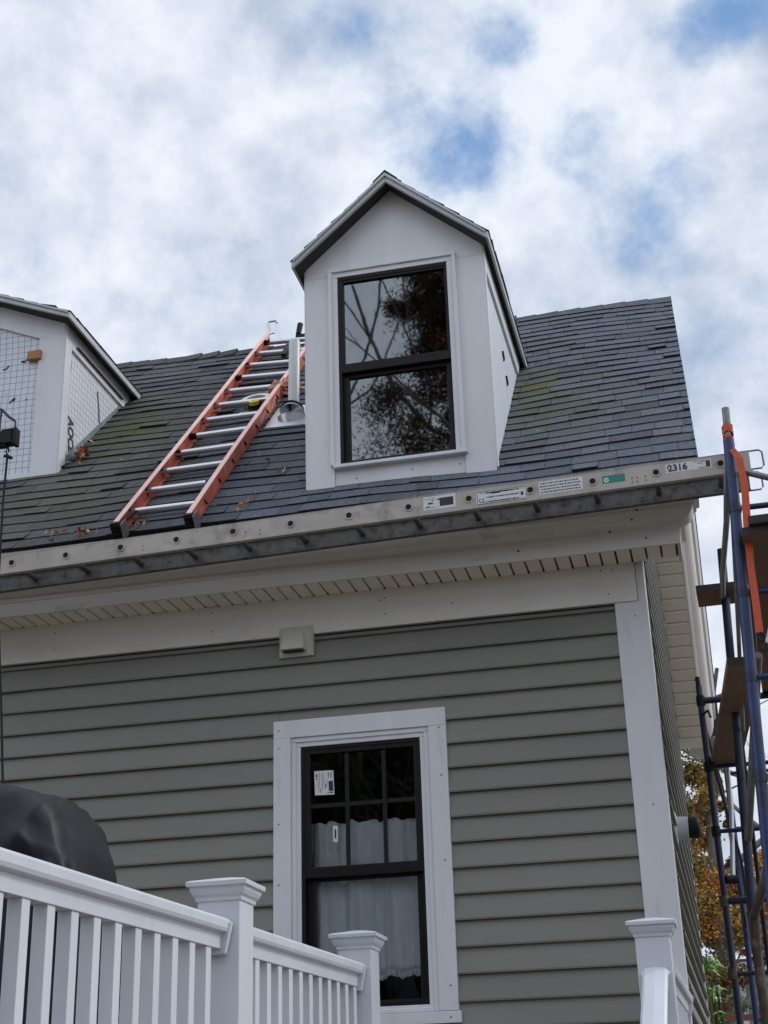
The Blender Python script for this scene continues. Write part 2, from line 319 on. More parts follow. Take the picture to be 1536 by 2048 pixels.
# --- front siding, course by course, cut round the window
E_ = .127; Z1 = 2.3204
WX0, WX1, WZ0, WZ1 = -1.98, -1.09, .47, 1.98
SR = random.Random(12)
def siding_course(g, a, b, ztop, zbot, axis, cut=1, prd=0.0):
    # a,b: along-wall coordinates (bottom a0,a1 ; top b0,b1)
    (a0, a1), (b0, b1) = a, b
    if axis == 'x' and a1-a0 > 2.2 and cut:
        j = a0+(a1-a0)*SR.uniform(.25, .75)
        siding_course(g, (a0, j+.012), (b0, j+.012), ztop, zbot, axis, 0); siding_course(g, (j, a1), (j, b1), ztop, zbot, axis, 0, .003); return
    yo, yi, yb = (.027, .006, .0) if axis == 'x' else (.034, .006, .0)
    yo += prd; yi += prd; zbot += SR.uniform(-.0012, .0012)
    if axis == 'x':
        P = lambda s, o, z: (s, -o, z)
    else:
        P = lambda s, o, z: (o, s, z)
    lip = .009
    g.face([P(a0, yo, zbot+lip), P(a1, yo, zbot+lip), P(b1, yi, ztop), P(b0, yi, ztop)])
    g.face([P(a0, yo-.002, zbot), P(a1, yo-.002, zbot), P(a1, yo, zbot+lip), P(a0, yo, zbot+lip)])
    g.face([P(a0, yo-.002, zbot), P(a1, yo-.002, zbot), P(a1, yb, zbot+.002), P(a0, yb, zbot+.002)])
    g.face([P(a0, yo, zbot+lip), P(b0, yi, ztop), P(b0, yb, ztop), P(a0, yb, zbot)])
    g.face([P(a1, yo, zbot+lip), P(b1, yi, ztop), P(b1, yb, ztop), P(a1, yb, zbot)])
g = G(); k = -2
g.box(XL, -.1434, -.012, -.004, 2.458, 2.47)
while True:
    zb = Z1-k*E_; zt = zb+E_
    if zt < GZ+.25: break
    k += 1; g.dt = SR.uniform(.94, 1.06)
    if zb > 2.45: continue
    zt = min(zt, 2.455 if zt > 2.45 else zt)
    if zb < WZ1 and zt > WZ0:
        for s0, s1 in ((XL, WX0), (WX1, -.1434)): siding_course(g, (s0, s1), (s0, s1), zt, zb, 'x')
        if zt > WZ1: g.face([(WX0, -.027+.021*(WZ1-zb)/E_, WZ1), (WX1, -.027+.021*(WZ1-zb)/E_, WZ1), (WX1, -.007, zt), (WX0, -.007, zt)])
        if zb < WZ0: siding_course(g, (WX0, WX1), (WX0, WX1), WZ0, zb, 'x')
    else: siding_course(g, (XL, -.1434), (XL, -.1434), zt, zb, 'x')
g.tint = True; build("front_siding", g, side_m, house)
# backing wall with the window opening
g = G()
for x0, x1, z0, z1 in ((XL, WX0, GZ, 2.9), (WX1, -.003, GZ, 2.9), (WX0, WX1, GZ, WZ0), (WX0, WX1, WZ1, 2.9)): g.box(x0, x1, .002, .12, z0, z1)
build("wall_core", g, dark_m, house)
g = G(); g.box(XL, -.003, LD-.12, LD, GZ, 2.9); g.tint = True; build("rear_wall", g, side_m, house)
# --- gable side siding
g = G(); k = -30
def yspan(z):
    a = (z-2.79)/M_
    return (max(.11, a), min(LD-.10, LD-a))
while True:
    zb = Z1-k*E_+.03; zt = zb+E_; k += 1
    if zt < GZ+.25: break
    s0, s1 = yspan(zb), yspan(zt)
    if s1[1]-s1[0] < .05: continue
    siding_course(g, s0, s1, zt, zb, 'y')
g.tint = True; build("side_siding", g, side_m, house)
g = G(); g.prism([(-.12, .12, GZ), (-.12, LD-.12, GZ), (-.12, LD-.12, 2.85), (-.12, RY, 5.0), (-.12, .12, 2.85)], (.119, 0, 0)); build("gable_wall_core", g, dark_m, house)
# --- corner boards, frieze
g = G()
g.box(-.1434, .024, -.028, .0, GZ+.2, 2.48); g.box(.0, .024, .0, .105, GZ+.2, 2.80); g.box(-.02, .0215, -.020, .0, 2.48, 2.70)
for x, z in ((-.045, 2.40), (-.05, 1.42), (-.05, .5)): g.disc((x, -.0285, z), (0, -1, 0), .0042, mi=1)
build("corner_board", g, [white, nail_m], house, bevel=.003)
g = G(); g.box(-.02, .022, LD-.09, LD+.02, GZ+.2, 2.82); build("corner_board", g, white, house, bevel=.003)
g = G(); g.box(XL, -.0225, -.036, .0, 2.48, 2.695)
for x, z in ((-.17, 2.53), (-.20, 2.665), (-.14, 2.665), (-1.37, 2.64), (-1.37, 2.55), (-1.40, 2.63), (-2.36, 2.66), (-2.36, 2.55), (-3.30, 2.64), (-3.30, 2.54), (-1.0, 2.57)):
    g.disc((x, -.0365, z), (0, -1, 0), .0045, mi=1)
build("frieze_board", g, [whited, nail_m], house, bevel=.003)
# --- front soffit: separate panels with open grooves
g = G(); x = .20; pw = .079
g.box(XL, .21, -.236, -.002, 2.715, 2.722, 1)
while x > XL:
    w = pw+rnd(-.002, .002); g.box(x-w+.011, x, -.236+rnd(0, .004), -.034, 2.694+rnd(-.0015, .0015), 2.712); x -= w
build("soffit", g, [soff_m, gap_m], house)
# --- front cornice: one profile swept along the eave and mitred round the corner
PROF = [(.236, 2.69), (.252, 2.69), (.255, 2.765), (.262, 2.772), (.262, 2.797), (.272, 2.802), (.290, 2.806), (.306, 2.815), (.320, 2.829), (.330, 2.848), (.336, 2.868), (.350, 2.874), (.352, 2.892), (.368, 2.896), (.370, 3.030), (.10, 3.10), (.10, 2.75), (.236, 2.72)]
g = G(); O = -.022   # the gable overhang is a little smaller than the eave overhang
secs = []
xs_ = [XL+i*(7.4/60) for i in range(60)]
for x in xs_: secs.append([(x, -o, z+.004*math.sin(x*2.3)) for o, z in PROF])
secs.append([(o+O, -o, z) for o, z in PROF]); secs.append([(o+O, max(-o, -.19), z) for o, z in PROF]); secs.append([(min(o+O, .26), -.185, z) for o, z in PROF]); secs.append([(min(o+O, .26), .03, z) for o, z in PROF])
g.loft(secs)
for x, o, z in ((-.12, .262, 2.785), (.0, .31, 2.82), (.03, .335, 2.86), (-.6, .252, 2.74), (.06, .25, 2.735), (-.35, .34, 2.87)): g.disc((x, -o-.006, z), (0, -1, -.5), .006, mi=1)
build("crown_moulding", g, [cornice_m, nail_m], house, smooth=True)
# --- rake trim under both slopes of the gable
def rake(profile, y0, y1, g, mi=0):
    ys = [y0+(y1-y0)*i/8 for i in range(9)]
    g.loft([[(px, y, zr(y)+dz) for px, dz in profile] for y in ys], mi)
RP = [(.215, -.62), (.230, -.62), (.230, -.50), (.246, -.485), (.250, -.44), (.275, -.425), (.300, -.39), (.318, -.33), (.325, -.27), (.345, -.26), (.350, -.12), (.362, -.10), (.362, -.045), (.10, -.05), (.10, -.55), (.215, -.60)]
g = G(); rake([(min(a, .30), b) for a, b in RP], .15, RY, g); rake(RP, RY, LD+.10, g); build("rake_moulding", g, whited, house, smooth=True)
g = G()
for s in (0, 1):
    n = 0; v = .0
    y = .0 if s == 0 else LD+.0
    while (s == 0 and y < RY) or (s == 1 and y > RY):
        dy = .078; y2 = y+dy if s == 0 else y-dy; a, b = (y, y2) if s == 0 else (y2, y)
        g.hexa([(.0, a+.007, zr(a+.007)-.62), (.216, a+.007, zr(a+.007)-.62), (.216, b-.007, zr(b-.007)-.62), (0, b-.007, zr(b-.007)-.62)]+[(xx, yy, zr(yy)-.60) for xx, yy in ((0, a+.007), (.216, a+.007), (.216, b-.007), (0, b-.007))])
        y = y2
for a, b in ((.0, RY), (RY, LD)): g.hexa([(.0, a, zr(a)-.597), (.216, a, zr(a)-.597), (.216, b, zr(b)-.597), (0, b, zr(b)-.597)]+[(xx, yy, zr(yy)-.58) for xx, yy in ((0, a), (.216, a), (.216, b), (0, b))], 1)
build("rake_soffit", g, [soff_m, gap_m], house)
# --- roof
CA = 1/math.sqrt(1+M_*M_)
def warp(x, y):
    t = max(0, min(1.2, (y+.37)/2.74)); w = .10*max(0, min(1.6, (-.9-x)/3.3))*t
    w += .007*math.sin(x*2.1+y*1.3)+.005*math.sin(x*4.7-y*2.2+1)
    w -= .030*math.exp(-((x+.72)/.26)**2)*max(0, math.sin(math.pi*max(0, min(1, (y+.1)/2.0))))
    w += .03*max(0, min(1, (x-.1)/.27))*t*0
    return w
NR = Vector((0, -M_, 1)).normalized()
def roofpt(x, v, h=0.0):
    y = -.385+v*CA; z = RZ0+M_*y
    return Vector((x, y, z+warp(x, y)))+NR*h
LS = (RY+.385)/CA
def shingles(g, f, u0, u1, L, expo, seed, wmin=.10, wmax=.27, th=.011, jit=.004, hole=None):
    rs = random.Random(seed); n = int(round(L/expo)); e = L/n
    for c in range(n):
        u = u0-rs.uniform(0, .15); first = True
        wave = rs.uniform(-.004, .004); ph = rs.uniform(0, 6)
        while u < u1:
            w = rs.uniform(wmin, wmax)*(1.4 if rs.random() < .2 else 1)
            a, b = max(u, u0), min(u+w, u1); u += w
            if b-a < .01: continue
            if hole and hole((a+b)/2, c*e): continue
            j = rs.uniform(-jit, jit)+wave; hh = th*rs.uniform(.75, 1.35); tt = rs.uniform(.84, 1.16)
            if rs.random() < .05: tt *= .78
            if rs.random() < .05: hh += .008
            tn = (tt*rs.uniform(.96, 1.04), tt, tt*rs.uniform(.96, 1.06))
            v0 = max(0, c*e+j); v1 = min(L+.01, (c+1)*e+.012); gp = .0012
            sk = rs.uniform(-.003, .003)
            p = [f(a+gp, v0+sk, 0), f(b-gp, v0-sk, 0), f(b-gp, v1, 0), f(a+gp, v1, 0), f(a+gp, v0+sk, hh), f(b-gp, v0-sk, hh+rs.uniform(-.002, .002)), f(b-gp, v1, .003), f(a+gp, v1, .003)]
            g.hexa(p, 0, 1, tn)
g = G(); g.tint = True
shingles(g, roofpt, XL, RX, LS, .132, 3, jit=.003)
NX = 40
for i in range(NX):       # deck under the shingles, follows the same sag
    a, b = XL+(RX-XL-.01)*i/NX, XL+(RX-XL-.01)*(i+1)/NX
    for j in range(8):
        v0, v1 = LS*j/8, LS*(j+1)/8
        g.face([roofpt(a, v0, -.002), roofpt(b, v0, -.002), roofpt(b, v1, -.002), roofpt(a, v1, -.002)], 1)
        if i == NX-1: g.face([roofpt(b, v0, -.002), roofpt(b, v1, -.002), roofpt(b, v1, -.05), roofpt(b, v0, -.05)], 1)
roof = build("roof", g, [shing_m, butt_m], house)
g = G(); g.hexa([(XL, RY, RZ-.05), (RX, RY, RZ-.05), (RX, LD+.4, zr(LD+.4)-.05), (XL, LD+.4, zr(LD+.4)-.05), (XL, RY, RZ), (RX, RY, RZ), (RX, LD+.4, zr(LD+.4)), (XL, LD+.4, zr(LD+.4))], 0)
g.tint = True; build("roof", g, [shing_m], house)
# ridge caps
g = G(); g.tint = True; x = RX
rs = random.Random(5)
while x > XL:
    w = .15 if x < -.5 else .17; b = x; a = x-w-.06; lift = .006+rs.uniform(0, .003); tt = rs.uniform(.7, 1.0)
    if -3.4 < x < -2.95 or -1.15 < x < -.75: lift += .016
    for sgn in (0, 1):
        def rp(xx, d, h):
            p = roofpt(xx, LS, 0); return Vector((xx, RY+(-d if sgn == 0 else d)*CA, p.z-d*M_*CA+h))
        g.hexa([rp(a, .13, .004), rp(b, .13, .004), rp(b, -.002, .004), rp(a, -.002, .004), rp(a, .13, .008), rp(b, .13, lift+.008), rp(b, -.002, lift+.012), rp(a, -.002, .010)], 0, 1, tt)
    x -= w
rc = build("ridge_cap", g, [shing_m, butt_m], house)
# --- lower window
win = part_empty("window", house)
g = G(); y0, y1 = -.030, .0
ox0, ox1, oz0, oz1 = -2.003, -1.068, .505, 2.008; ix0, ix1, iz1 = -1.908, -1.163, 1.913
g.box(ox0, ix0, y0, y1, oz0, iz1); g.box(ix1, ox1, y0, y1, oz0, iz1); g.box(ox0, ox1, y0, y1, iz1, oz1)
g.box(ox0-.012, ox1+.012, -.034, .0, .448, oz0-.002)
for z in (1.955, 1.86, 1.46, 1.15): g.disc((ox0+.03, y0-.0006, z), (0, -1, 0), .0045, mi=1)
for z in (1.90, 1.65, 1.22, .62): g.disc((ox1-.035, y0-.0006, z), (0, -1, 0), .0045, mi=1)
g.disc((ox1-.04, -.0346, .475), (0, -1, 0), .0045, mi=1)
build("window_casing", g, [white, nail_m], win, bevel=.003)
g = G()
for d, ya, yb in ((0, -.020, .05), (.024, -.012, .05)):
    a, b, c, e = ix0+d, ix1-d, .505+d*.6, iz1-d; w = .026
    g.box(a, a+w, ya, yb, c, e-w); g.box(b-w, b, ya, yb, c, e-w); g.box(a, b, ya, yb, e-w, e); g.box(a+w, b-w, ya, yb, c, c+.02)
build("brick_mould", g, white, win, bevel=.003)
fx0, fx1, fz0, fz1 = -1.857, -1.205, .533, 1.864
def sash(parent, x0, x1, z0, z1, y, sw, bw, tw, gm, name, depth=.035):
    g = G(); g.box(x0, x0+sw, y, y+depth, z0, z1); g.box(x1-sw, x1, y, y+depth, z0, z1); g.box(x0+sw, x1-sw, y+.001, y+depth, z0, z0+bw); g.box(x0+sw, x1-sw, y+.001, y+depth, z1-tw, z1)
    o = build("sash", g, black_m, parent, bevel=.003)
    g = G(); g.box(x0+sw-.004, x1-sw+.004, y+.016, y+.020, z0+bw-.004, z1-tw+.004); build("pane", g, gm, parent)
    return o
g = G(); g.box(fx0, fx0+.018, -.006, .1, fz0, fz1); g.box(fx1-.018, fx1, -.006, .1, fz0, fz1); g.box(fx0, fx1, -.005, .1, fz1-.02, fz1); g.box(fx0, fx1, -.005, .1, fz0, fz0+.03)
build("window_frame", g, black_m, win, bevel=.002)
sash(win, fx0+.012, fx1-.012, 1.178, fz1-.014, -.002, .034, .055, .03, glass_l, "up")
sash(win, fx0+.018, fx1-.018, fz0+.01, 1.200, .036, .040, .03, .035, glass_l, "low")
g = G(); gx = (-1.614, -1.415)
for x in gx: g.box(x-.011, x+.011, .0145, .0175, 1.23, 1.82)
g.box(-1.815, -1.235, .0150, .0180, 1.538, 1.560); build("muntin", g, mat("dark_muntin", (.045, .038, .042), .5), win)
g = G(); g.box(-1.805, -1.245, .0120, .0138, .5, .502)
# interior
g = G(); X0, X1, Y1_, Z0_, Z1_ = -2.3, -.7, 1.6, .1, 2.3
g.face([(X0, Y1_, Z0_), (X1, Y1_, Z0_), (X1, Y1_, Z1_), (X0, Y1_, Z1_)]); g.face([(X0, .13, Z0_), (X0, Y1_, Z0_), (X0, Y1_, Z1_), (X0, .13, Z1_)]); g.face([(X1, .13, Z0_), (X1, Y1_, Z0_), (X1, Y1_, Z1_), (X1, .13, Z1_)])
g.face([(X0, .13, Z0_), (X1, .13, Z0_), (X1, Y1_, Z0_), (X0, Y1_, Z0_)]); g.face([(X0, .13, Z1_), (X1, .13, Z1_), (X1, Y1_, Z1_), (X0, Y1_, Z1_)])
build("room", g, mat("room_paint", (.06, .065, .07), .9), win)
# stickers on the panes
def qslab(g, c, ux, uy, w, h, t, mi=0):
    c, ux, uy = Vector(c), Vector(ux).normalized(), Vector(uy).normalized(); n = ux.cross(uy).normalized()
    g.hexa([c+ux*a*w/2+uy*b*h/2+n*d for d in (0, t) for a, b in ((-1, -1), (1, -1), (1, 1), (-1, 1))], mi)
g = G(); ux, uz = Vector((1, 0, -.03)), Vector((-.03, 0, 1)); c = Vector((-1.737, .0132, 1.668))
qslab(g, c, ux, uz, .105, .128, .001)
for dx, dz, w, h in ((.036, -.018, .024, .052), (.008, -.018, .005, .022), (.024, .040, .004, .028), (-.040, .044, .012, .006), (-.040, .036, .012, .005), (-.038, .022, .005, .014), (-.020, -.040, .003, .024), (.037, -.052, .020, .006), (.020, -.054, .006, .006),
                     (-.024, .02, .002, .07), (-.010, .01, .002, .09), (.000, .02, .002, .06), (.036, .040, .002, .03), (.042, .040, .002, .03), (-.03, -.02, .002, .05), (.016, .0, .0015, .03)):
    qslab(g, c+ux*dx+uz*dz-Vector((0, .0012, 0)), ux, uz, w, h, .0006, 1)
build("energy_label", g, [stick_m, print_m], win, label="square white energy label on the upper left pane")
g = G(); c = Vector((-1.680, .0132, 1.398)); qslab(g, c, (1, 0, 0), (0, 0, 1), .025, .082, .001); qslab(g, c-Vector((0, .0012, 0)), (1, 0, 0), (0, 0, 1), .009, .046, .0006, 1)
build("label_strip", g, [stick_m, print_m], win, label="small white strip with a dark slot")
# curtain (hangs inside, a thing of its own)
g = G(); nx, nz = 120, 26; idx = []
def cy(u, v):
    return .115+.014*math.sin(u*46+math.sin(v*3)*.8)+.016*math.sin(u*23+1.3+v)+.022*math.sin(u*9+v*2)*v+.004*math.sin(u*95)
for j in range(nz+1):
    for i in range(nx+1):
        u, v = i/nx, j/nz
        zt = 1.478-.010*u+.006*math.sin(u*38)+.004*math.sin(u*71); zb = .712+.008*math.sin(u*40)+.01*u
        x = -1.86+.66*u+.004*math.sin(u*60+v*4)
        g.v.append((x, cy(u, v)-(.008*math.exp(-((v-.07)/.02)**2)), zt+(zb-zt)*v))
for j in range(nz):
    for i in range(nx):
        a = j*(nx+1)+i; g.f.append((a, a+1, a+nx+2, a+nx+1)); g.m.append(0); g.t.append(1)
for i in range(0, nx):     # ruffle along the hem
    a = nz*(nx+1)+i; p, q = Vector(g.v[a]), Vector(g.v[a+1]); r = .010*math.sin(i*1.3); r2_ = .010*math.sin((i+1)*1.3)
    g.face([p, q, q+Vector((0, r2_-.012, -.035+.004*math.sin(i*.9+.9))), p+Vector((0, r-.012, -.035+.004*math.sin(i*.9)))])
cu = build("curtain", g, curt_m, smooth=True, label="pale gathered cafe curtain with ruffled hem behind the lower window", cat="curtain")
sol = cu.modifiers.new("thick", 'SOLIDIFY'); sol.thickness = .0015
# --- kitchen exhaust vent
vt = part_empty("exhaust_vent", house)
g = G(); g.box(-1.965, -1.774, -.044, -.0, 2.356, 2.526); g.box(-1.957, -1.782, -.048, -.043, 2.364, 2.518); build("vent_plate", g, vent_m, vt, bevel=.003)
g = G(); a = [(-1.934, -.047, 2.508), (-1.826, -.047, 2.508), (-1.830, -.058, 2.506), (-1.932, -.058, 2.506)]
g.hexa([(-1.944, -.047, 2.378), (-1.806, -.047, 2.378), (-1.818, -.092, 2.388), (-1.948, -.092, 2.388)]+a)
build("vent_hood", g, vent_m, vt, bevel=.003)
g = G(); g.box(-1.936, -1.822, -.084, -.052, 2.3765, 2.3785); build("vent_opening", g, mat("rusty_dark", (.03, .012, .01), .9), vt)
# --- roof vent pipe with flashing
vp = part_empty("vent_pipe", house)
g = G(); pb = Vector((-2.172, .955, 4.33)); pt = Vector((-2.160, .950, 4.915))
g.tube([pb-Vector((0, 0, .12)), pb, pt-Vector((0, 0, .01)), pt], [.038, .038, .038, .032], 20); g.tube([pb+Vector((0, 0, .0)), pb+Vector((0, 0, .055))], .042, 20)
build("pipe", g, pvc_m, vp, smooth=True)
def rp2(x, y, h): z = RZ0+M_*y+warp(x, y); return Vector((x, y, z))+NR*h
g = G(); P4 = [(-2.315, .775), (-2.01, .775), (-2.01, 1.10), (-2.315, 1.10)]
g.hexa([rp2(x, y, .006) for x, y in P4]+[rp2(x, y, .018) for x, y in P4]); build("flashing", g, galv_m, vp, bevel=.002)
g = G(); c0 = rp2(-2.165, .905, .012)
g.tube([c0-Vector((0, -.02, .06)), c0+Vector((0, .0, .01)), c0+Vector((0, 0, .045)), c0+Vector((0, .01, .055))], [.098, .096, .084, .07], 24); build("flashing_collar", g, galv_m, vp, smooth=True)
g = G(); g.tube([c0+Vector((0, .005, .052)), c0+Vector((-.002, .03, .085)), Vector((pb.x, pb.y, pb.z+.0))], [.082, .062, .044], 24); build("rubber_boot", g, rub_m, vp, smooth=True)
# ------------------------------------------------------------------ dormers
def dormer_roof(g, xa, xr, xb, ze, za, yf, steep, expo, seed, th=.010):
    # two slopes running back until they meet the main roof; eaves xa/xb at height ze, ridge at xr height za
    for side in (0, 1):
        xe = xa if side == 0 else xb
        L = math.hypot(xr-xe, za-ze); du = Vector(((xr-xe)/L, 0, (za-ze)/L)); nr = Vector((-du.z, 0, du.x)) if side == 0 else Vector((du.z, 0, -du.x))
        if nr.z < 0: nr = -nr
        def f(u, v, h, du=du, nr=nr, xe=xe): return Vector((xe, u, ze))+du*v+nr*h
        def hole(u, v, du=du): return u > (ze+du.z*v-RZ0)/M_+.22
        yb = (za-RZ0)/M_+.15
        shingles(g, f, yf, yb, L, expo, seed+side, hole=hole, th=th)
def dormer(name, xa, xb, xr, yf, zb, ze, za, label, over=.06, front_over=.10, rk=.050):
    d = part_empty(name, house, label)
    sl = (za-ze)/(xr-xa)
    # roof boards (thick deck), shingles
    g = G(); exa, exb = xa-over, xb+over; zex = ze-over*sl*0-.0
    yfr = yf-front_over; T = .034
    ybk = lambda z: (z-RZ0)/M_+.05
    zx = lambda x: ze+.03+(x-exa)*sl if x <= xr else ze+.03+(exb-x)*((za-ze)/(xb-xr))
    zea, zeb, zap = ze+.006-over*sl*.5, ze+.006-over*sl*.5, za+.022
    for (xe, zee) in ((exa, zea), (exb, zeb)):
        g.hexa([(xe, yfr, zee-T), (xr, yfr, zap-T), (xr, ybk(zap), zap-T), (xe, ybk(zee), zee-T), (xe, yfr, zee), (xr, yfr, zap), (xr, ybk(zap), zap), (xe, ybk(zee), zee)], 0)
    build("roof_board", g, mat("dark_soffit_board", (.035, .030, .032), .8, var=.2), d)
    g = G(); g.tint = True; dormer_roof(g, exa-.015, xr, exb+.015, zea+.004, zap+.008, yfr-.02, sl, .12, 11)
    for sg, xe, zee in ((-1, exa, zea), (1, exb, zeb)):
        dd = Vector((xe-xr, 0, zee-zap)).normalized()*.10; y = yfr-.028
        while y < ybk(zap):
            a0, b0 = Vector((xr, y, zap+.018)), Vector((xr, y+.15, zap+.012)); g.hexa([a0-Vector((0, 0, .006)), a0+dd-Vector((0, 0, .006)), b0+dd-Vector((0, 0, .006)), b0-Vector((0, 0, .006)), a0+Vector((0, 0, .012)), a0+dd+Vector((0, 0, .008)), b0+dd+Vector((0, 0, .004)), b0+Vector((0, 0, .006))], 0, 1, .85); y += .13
    build("dormer_roof", g, [shing_m, butt_m], d)
    # rake fascia along the gable front and eave fascia down the sides
    g = G(); fh = rk
    for xe, zee in ((exa, zea), (exb, zeb)):
        g.hexa([(xe, yfr-.022, zee-fh*.62), (xr, yfr-.022, zap-fh), (xr, yfr, zap-fh), (xe, yfr, zee-fh*.62), (xe, yfr-.022, zee+.002), (xr, yfr-.022, zap+.002), (xr, yfr, zap+.002), (xe, yfr, zee+.002)])
        g.hexa([(xe, yfr-.034, zee-fh*.10), (xr, yfr-.034, zap-fh*.30), (xr, yfr-.023, zap-fh*.30), (xe, yfr-.023, zee-fh*.10), (xe, yfr-.034, zee+.008), (xr, yfr-.034, zap+.008), (xr, yfr-.023, zap+.008), (xe, yfr-.023, zee+.008)])
    for xe, sg, zee in ((exa, -1, zea), (exb, 1, zeb)):
        x0, x1 = sorted((xe, xe+sg*.014)); g.box(x0, x1, yfr-.02, ybk(zee)-.02, zee-.038, zee+.004)
    build("fascia", g, mat("grey_fascia_wrap", (.47, .49, .51), .4, var=.08), d, bevel=.002)
    return d, sl, yfr
# right dormer
dx0, dx1, dxr, dyf, dze, dza = -1.772, -.700, -1.240, -.14, 4.735, 5.215
D1, sl1, yfr1 = dormer("dormer", dx0, dx1, dxr, dyf, 3.27, dze, dza, "finished gabled dormer with white trim and dark double-hung window", over=.040)
FW0, FW1, FZ0, FZ1 = -1.631, -.860, 3.405, 4.697
g = G(); yb_ = dyf+.03
g.box(dx0, FW0+.02, dyf, yb_, 3.284, FZ1-.04); g.box(FW1-.008, dx1, dyf, yb_, 3.262, FZ1-.04)
g.prism([(dx0, dyf, FZ1-.04), (dx1, dyf, FZ1-.04), (dx1, dyf, dze), (dxr, dyf, dza), (dx0, dyf, dze)], (0, .03, 0))
build("front_trim", g, [white], D1, bevel=.003)
g = G(); g.box(-1.711, -.735, dyf+.012, dyf+.030, 3.232, 3.275); g.box(-1.611, -.852, dyf+.012, dyf+.030, 3.276, 3.40)
g.box(-1.612, -.851, dyf-.030, dyf+.02, 3.392, 3.412)
for x, z in ((-1.49, 3.33), (-1.17, 3.342), (-.90, 3.34)): g.disc((x, dyf+.0115, z), (0, -1, 0), .005, mi=1)
g.box(-1.70, -.745, dyf-.004, dyf+.03, 3.231, 3.240)
build("apron_flashing", g, [white, nail_m], D1, bevel=.002)
g = G(); ya = dyf-.022
for dd, yy in ((0, ya), (.022, dyf-.010)):
    a, b, c, e = FW0+dd, FW1-dd, 3.412, FZ1-dd; w = .024 if dd == 0 else .034
    g.box(a, a+w, yy, yb_, c, e-w); g.box(b-w, b, yy, yb_, c, e-w); g.box(a, b, yy, yb_, e-w, e)
build("brick_mould", g, white, D1, bevel=.003)
g = G(); a, b, c, e = -1.577, -.898, 3.416, 4.640; yy = dyf-.004
g.box(a, a+.020, yy, yy+.08, c, e); g.box(b-.020, b, yy, yy+.08, c, e); g.box(a, b, yy+.001, yy+.08, e-.020, e); g.box(a, b, yy+.001, yy+.08, c, c+.018)
build("window_frame", g, black_m, D1, bevel=.002)
sash(D1, a+.012, b-.012, 4.000, e-.012, yy+.004, .024, .058, .025, glass_d, "u")
sash(D1, a+.018, b-.018, c+.012, 4.020, yy+.034, .036, .026, .045, glass_d, "l")
g = G(); gx0, gx1 = -1.545, -.930
g.box(-1.345, -1.335, yy+.0265, yy+.0285, 4.06, 4.59); g.box(-1.145, -1.135, yy+.0265, yy+.0285, 4.06, 4.59); g.box(gx0, gx1, yy+.027, yy+.029, 4.318, 4.328); build("muntin", g, black_m, D1)
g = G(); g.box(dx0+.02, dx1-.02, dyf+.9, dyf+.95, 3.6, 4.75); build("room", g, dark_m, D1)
# cheeks (side walls)
def cheek(d, x, yf, ze, sgn, wrapm, corner, text=None, gap=.0):
    ybk = (ze-RZ0)/M_
    g = G(); xi = x-sgn*.006
    g.prism([(xi, yf+.03, zr(yf)-.05), (xi, ybk+.06, ze+.02), (xi, yf+.03, ze+.02)], (-sgn*.05, 0, 0)); o = build("house_wrap", g, wrapm, d, label="exposed house wrap on the dormer cheek")
    g = G(); x0, x1 = sorted((x-sgn*.018, x+sgn*.010)); g.box(x0, x1, yf+.006, yf+corner, zr(yf)+.02, ze-.002); 
    # raking frieze under the eave
    zt, zw = ze-.005, .155
    yq = (zt-zw-RZ0)/M_
    g.prism([(x0, yf+corner+.001, zt-zw), (x0, yq-.01, zt-zw), (x0, ybk-.05, zt), (x0, yf+corner+.001, zt)], (x1-x0, 0, 0))
    build("side_trim", g, white, d, bevel=.002)
    return ybk
yb1 = cheek(D1, dx1, dyf, dze-.005, 1, wrapl_m, .045)
cheek(D1, dx0, dyf, dze-.005, -1, wrapl_m, .045)
g = G(); o_ = dx1+.0005
for i, (y, z) in enumerate(((.50, 4.36), (.60, 4.24))): g.bar((o_, y, z), (o_, y+.045, z-.035), .002, .012, (1, 0, 0)); g.bar((o_, y+.045, z-.035), (o_, y+.02, z-.06), .002, .010, (1, 0, 0))
build("wrap_printing", g, print_m, D1)
# left dormer: unfinished, wider, flatter
ex0, ex1, exr, eyf, eze, eza = -5.80, -3.63, -4.705, .50, 5.045, 5.50
D2, sl2, yfr2 = dormer("dormer", ex0, ex1, exr, eyf, 3.9, eze, eza, "wide unfinished dormer with bare gridded house wrap and white corner board", over=.07)
g = G(); yb_ = eyf+.03; cw = .182
g.box(ex1-cw, ex1, eyf, yb_, 3.895, 4.955); g.box(ex0, ex0+cw, eyf, yb_, 3.895, 4.955)
for xe, xi in ((ex1, ex1-cw), (ex0, ex0+cw)):
    g.prism([(xe, eyf, 4.955), (xi, eyf, 4.945), (exr, eyf, 5.325), (exr, eyf, eza+.01), (xe, eyf, eze)], (0, .03, 0))
g.box(ex0+cw, ex1-cw, eyf+.004, yb_, 3.902, 3.955)
build("front_trim", g, white, D2, bevel=.003)
g = G(); g.prism([(ex0+.05, eyf+.018, 3.85), (ex1-.05, eyf+.018, 3.85), (ex1-.05, eyf+.018, 5.0), (exr, eyf+.018, 5.43), (ex0+.05, eyf+.018, 5.0)], (0, .05, 0)); build("house_wrap", g, wrap_m, D2, label="gridded white house wrap on the dormer front")
g = G(); g.box(-3.885, -3.790, eyf-.022, eyf+.017, 4.782, 4.846); build("wood_block", g, osb_m, D2, bevel=.002)
g = G(); yy = eyf+.0175
def stroke(pts, w=.012):
    for p, q in zip(pts, pts[1:]): g.bar((p[0], yy, p[1]), (q[0], yy, q[1]), w, .0015, (0, 1, 0))
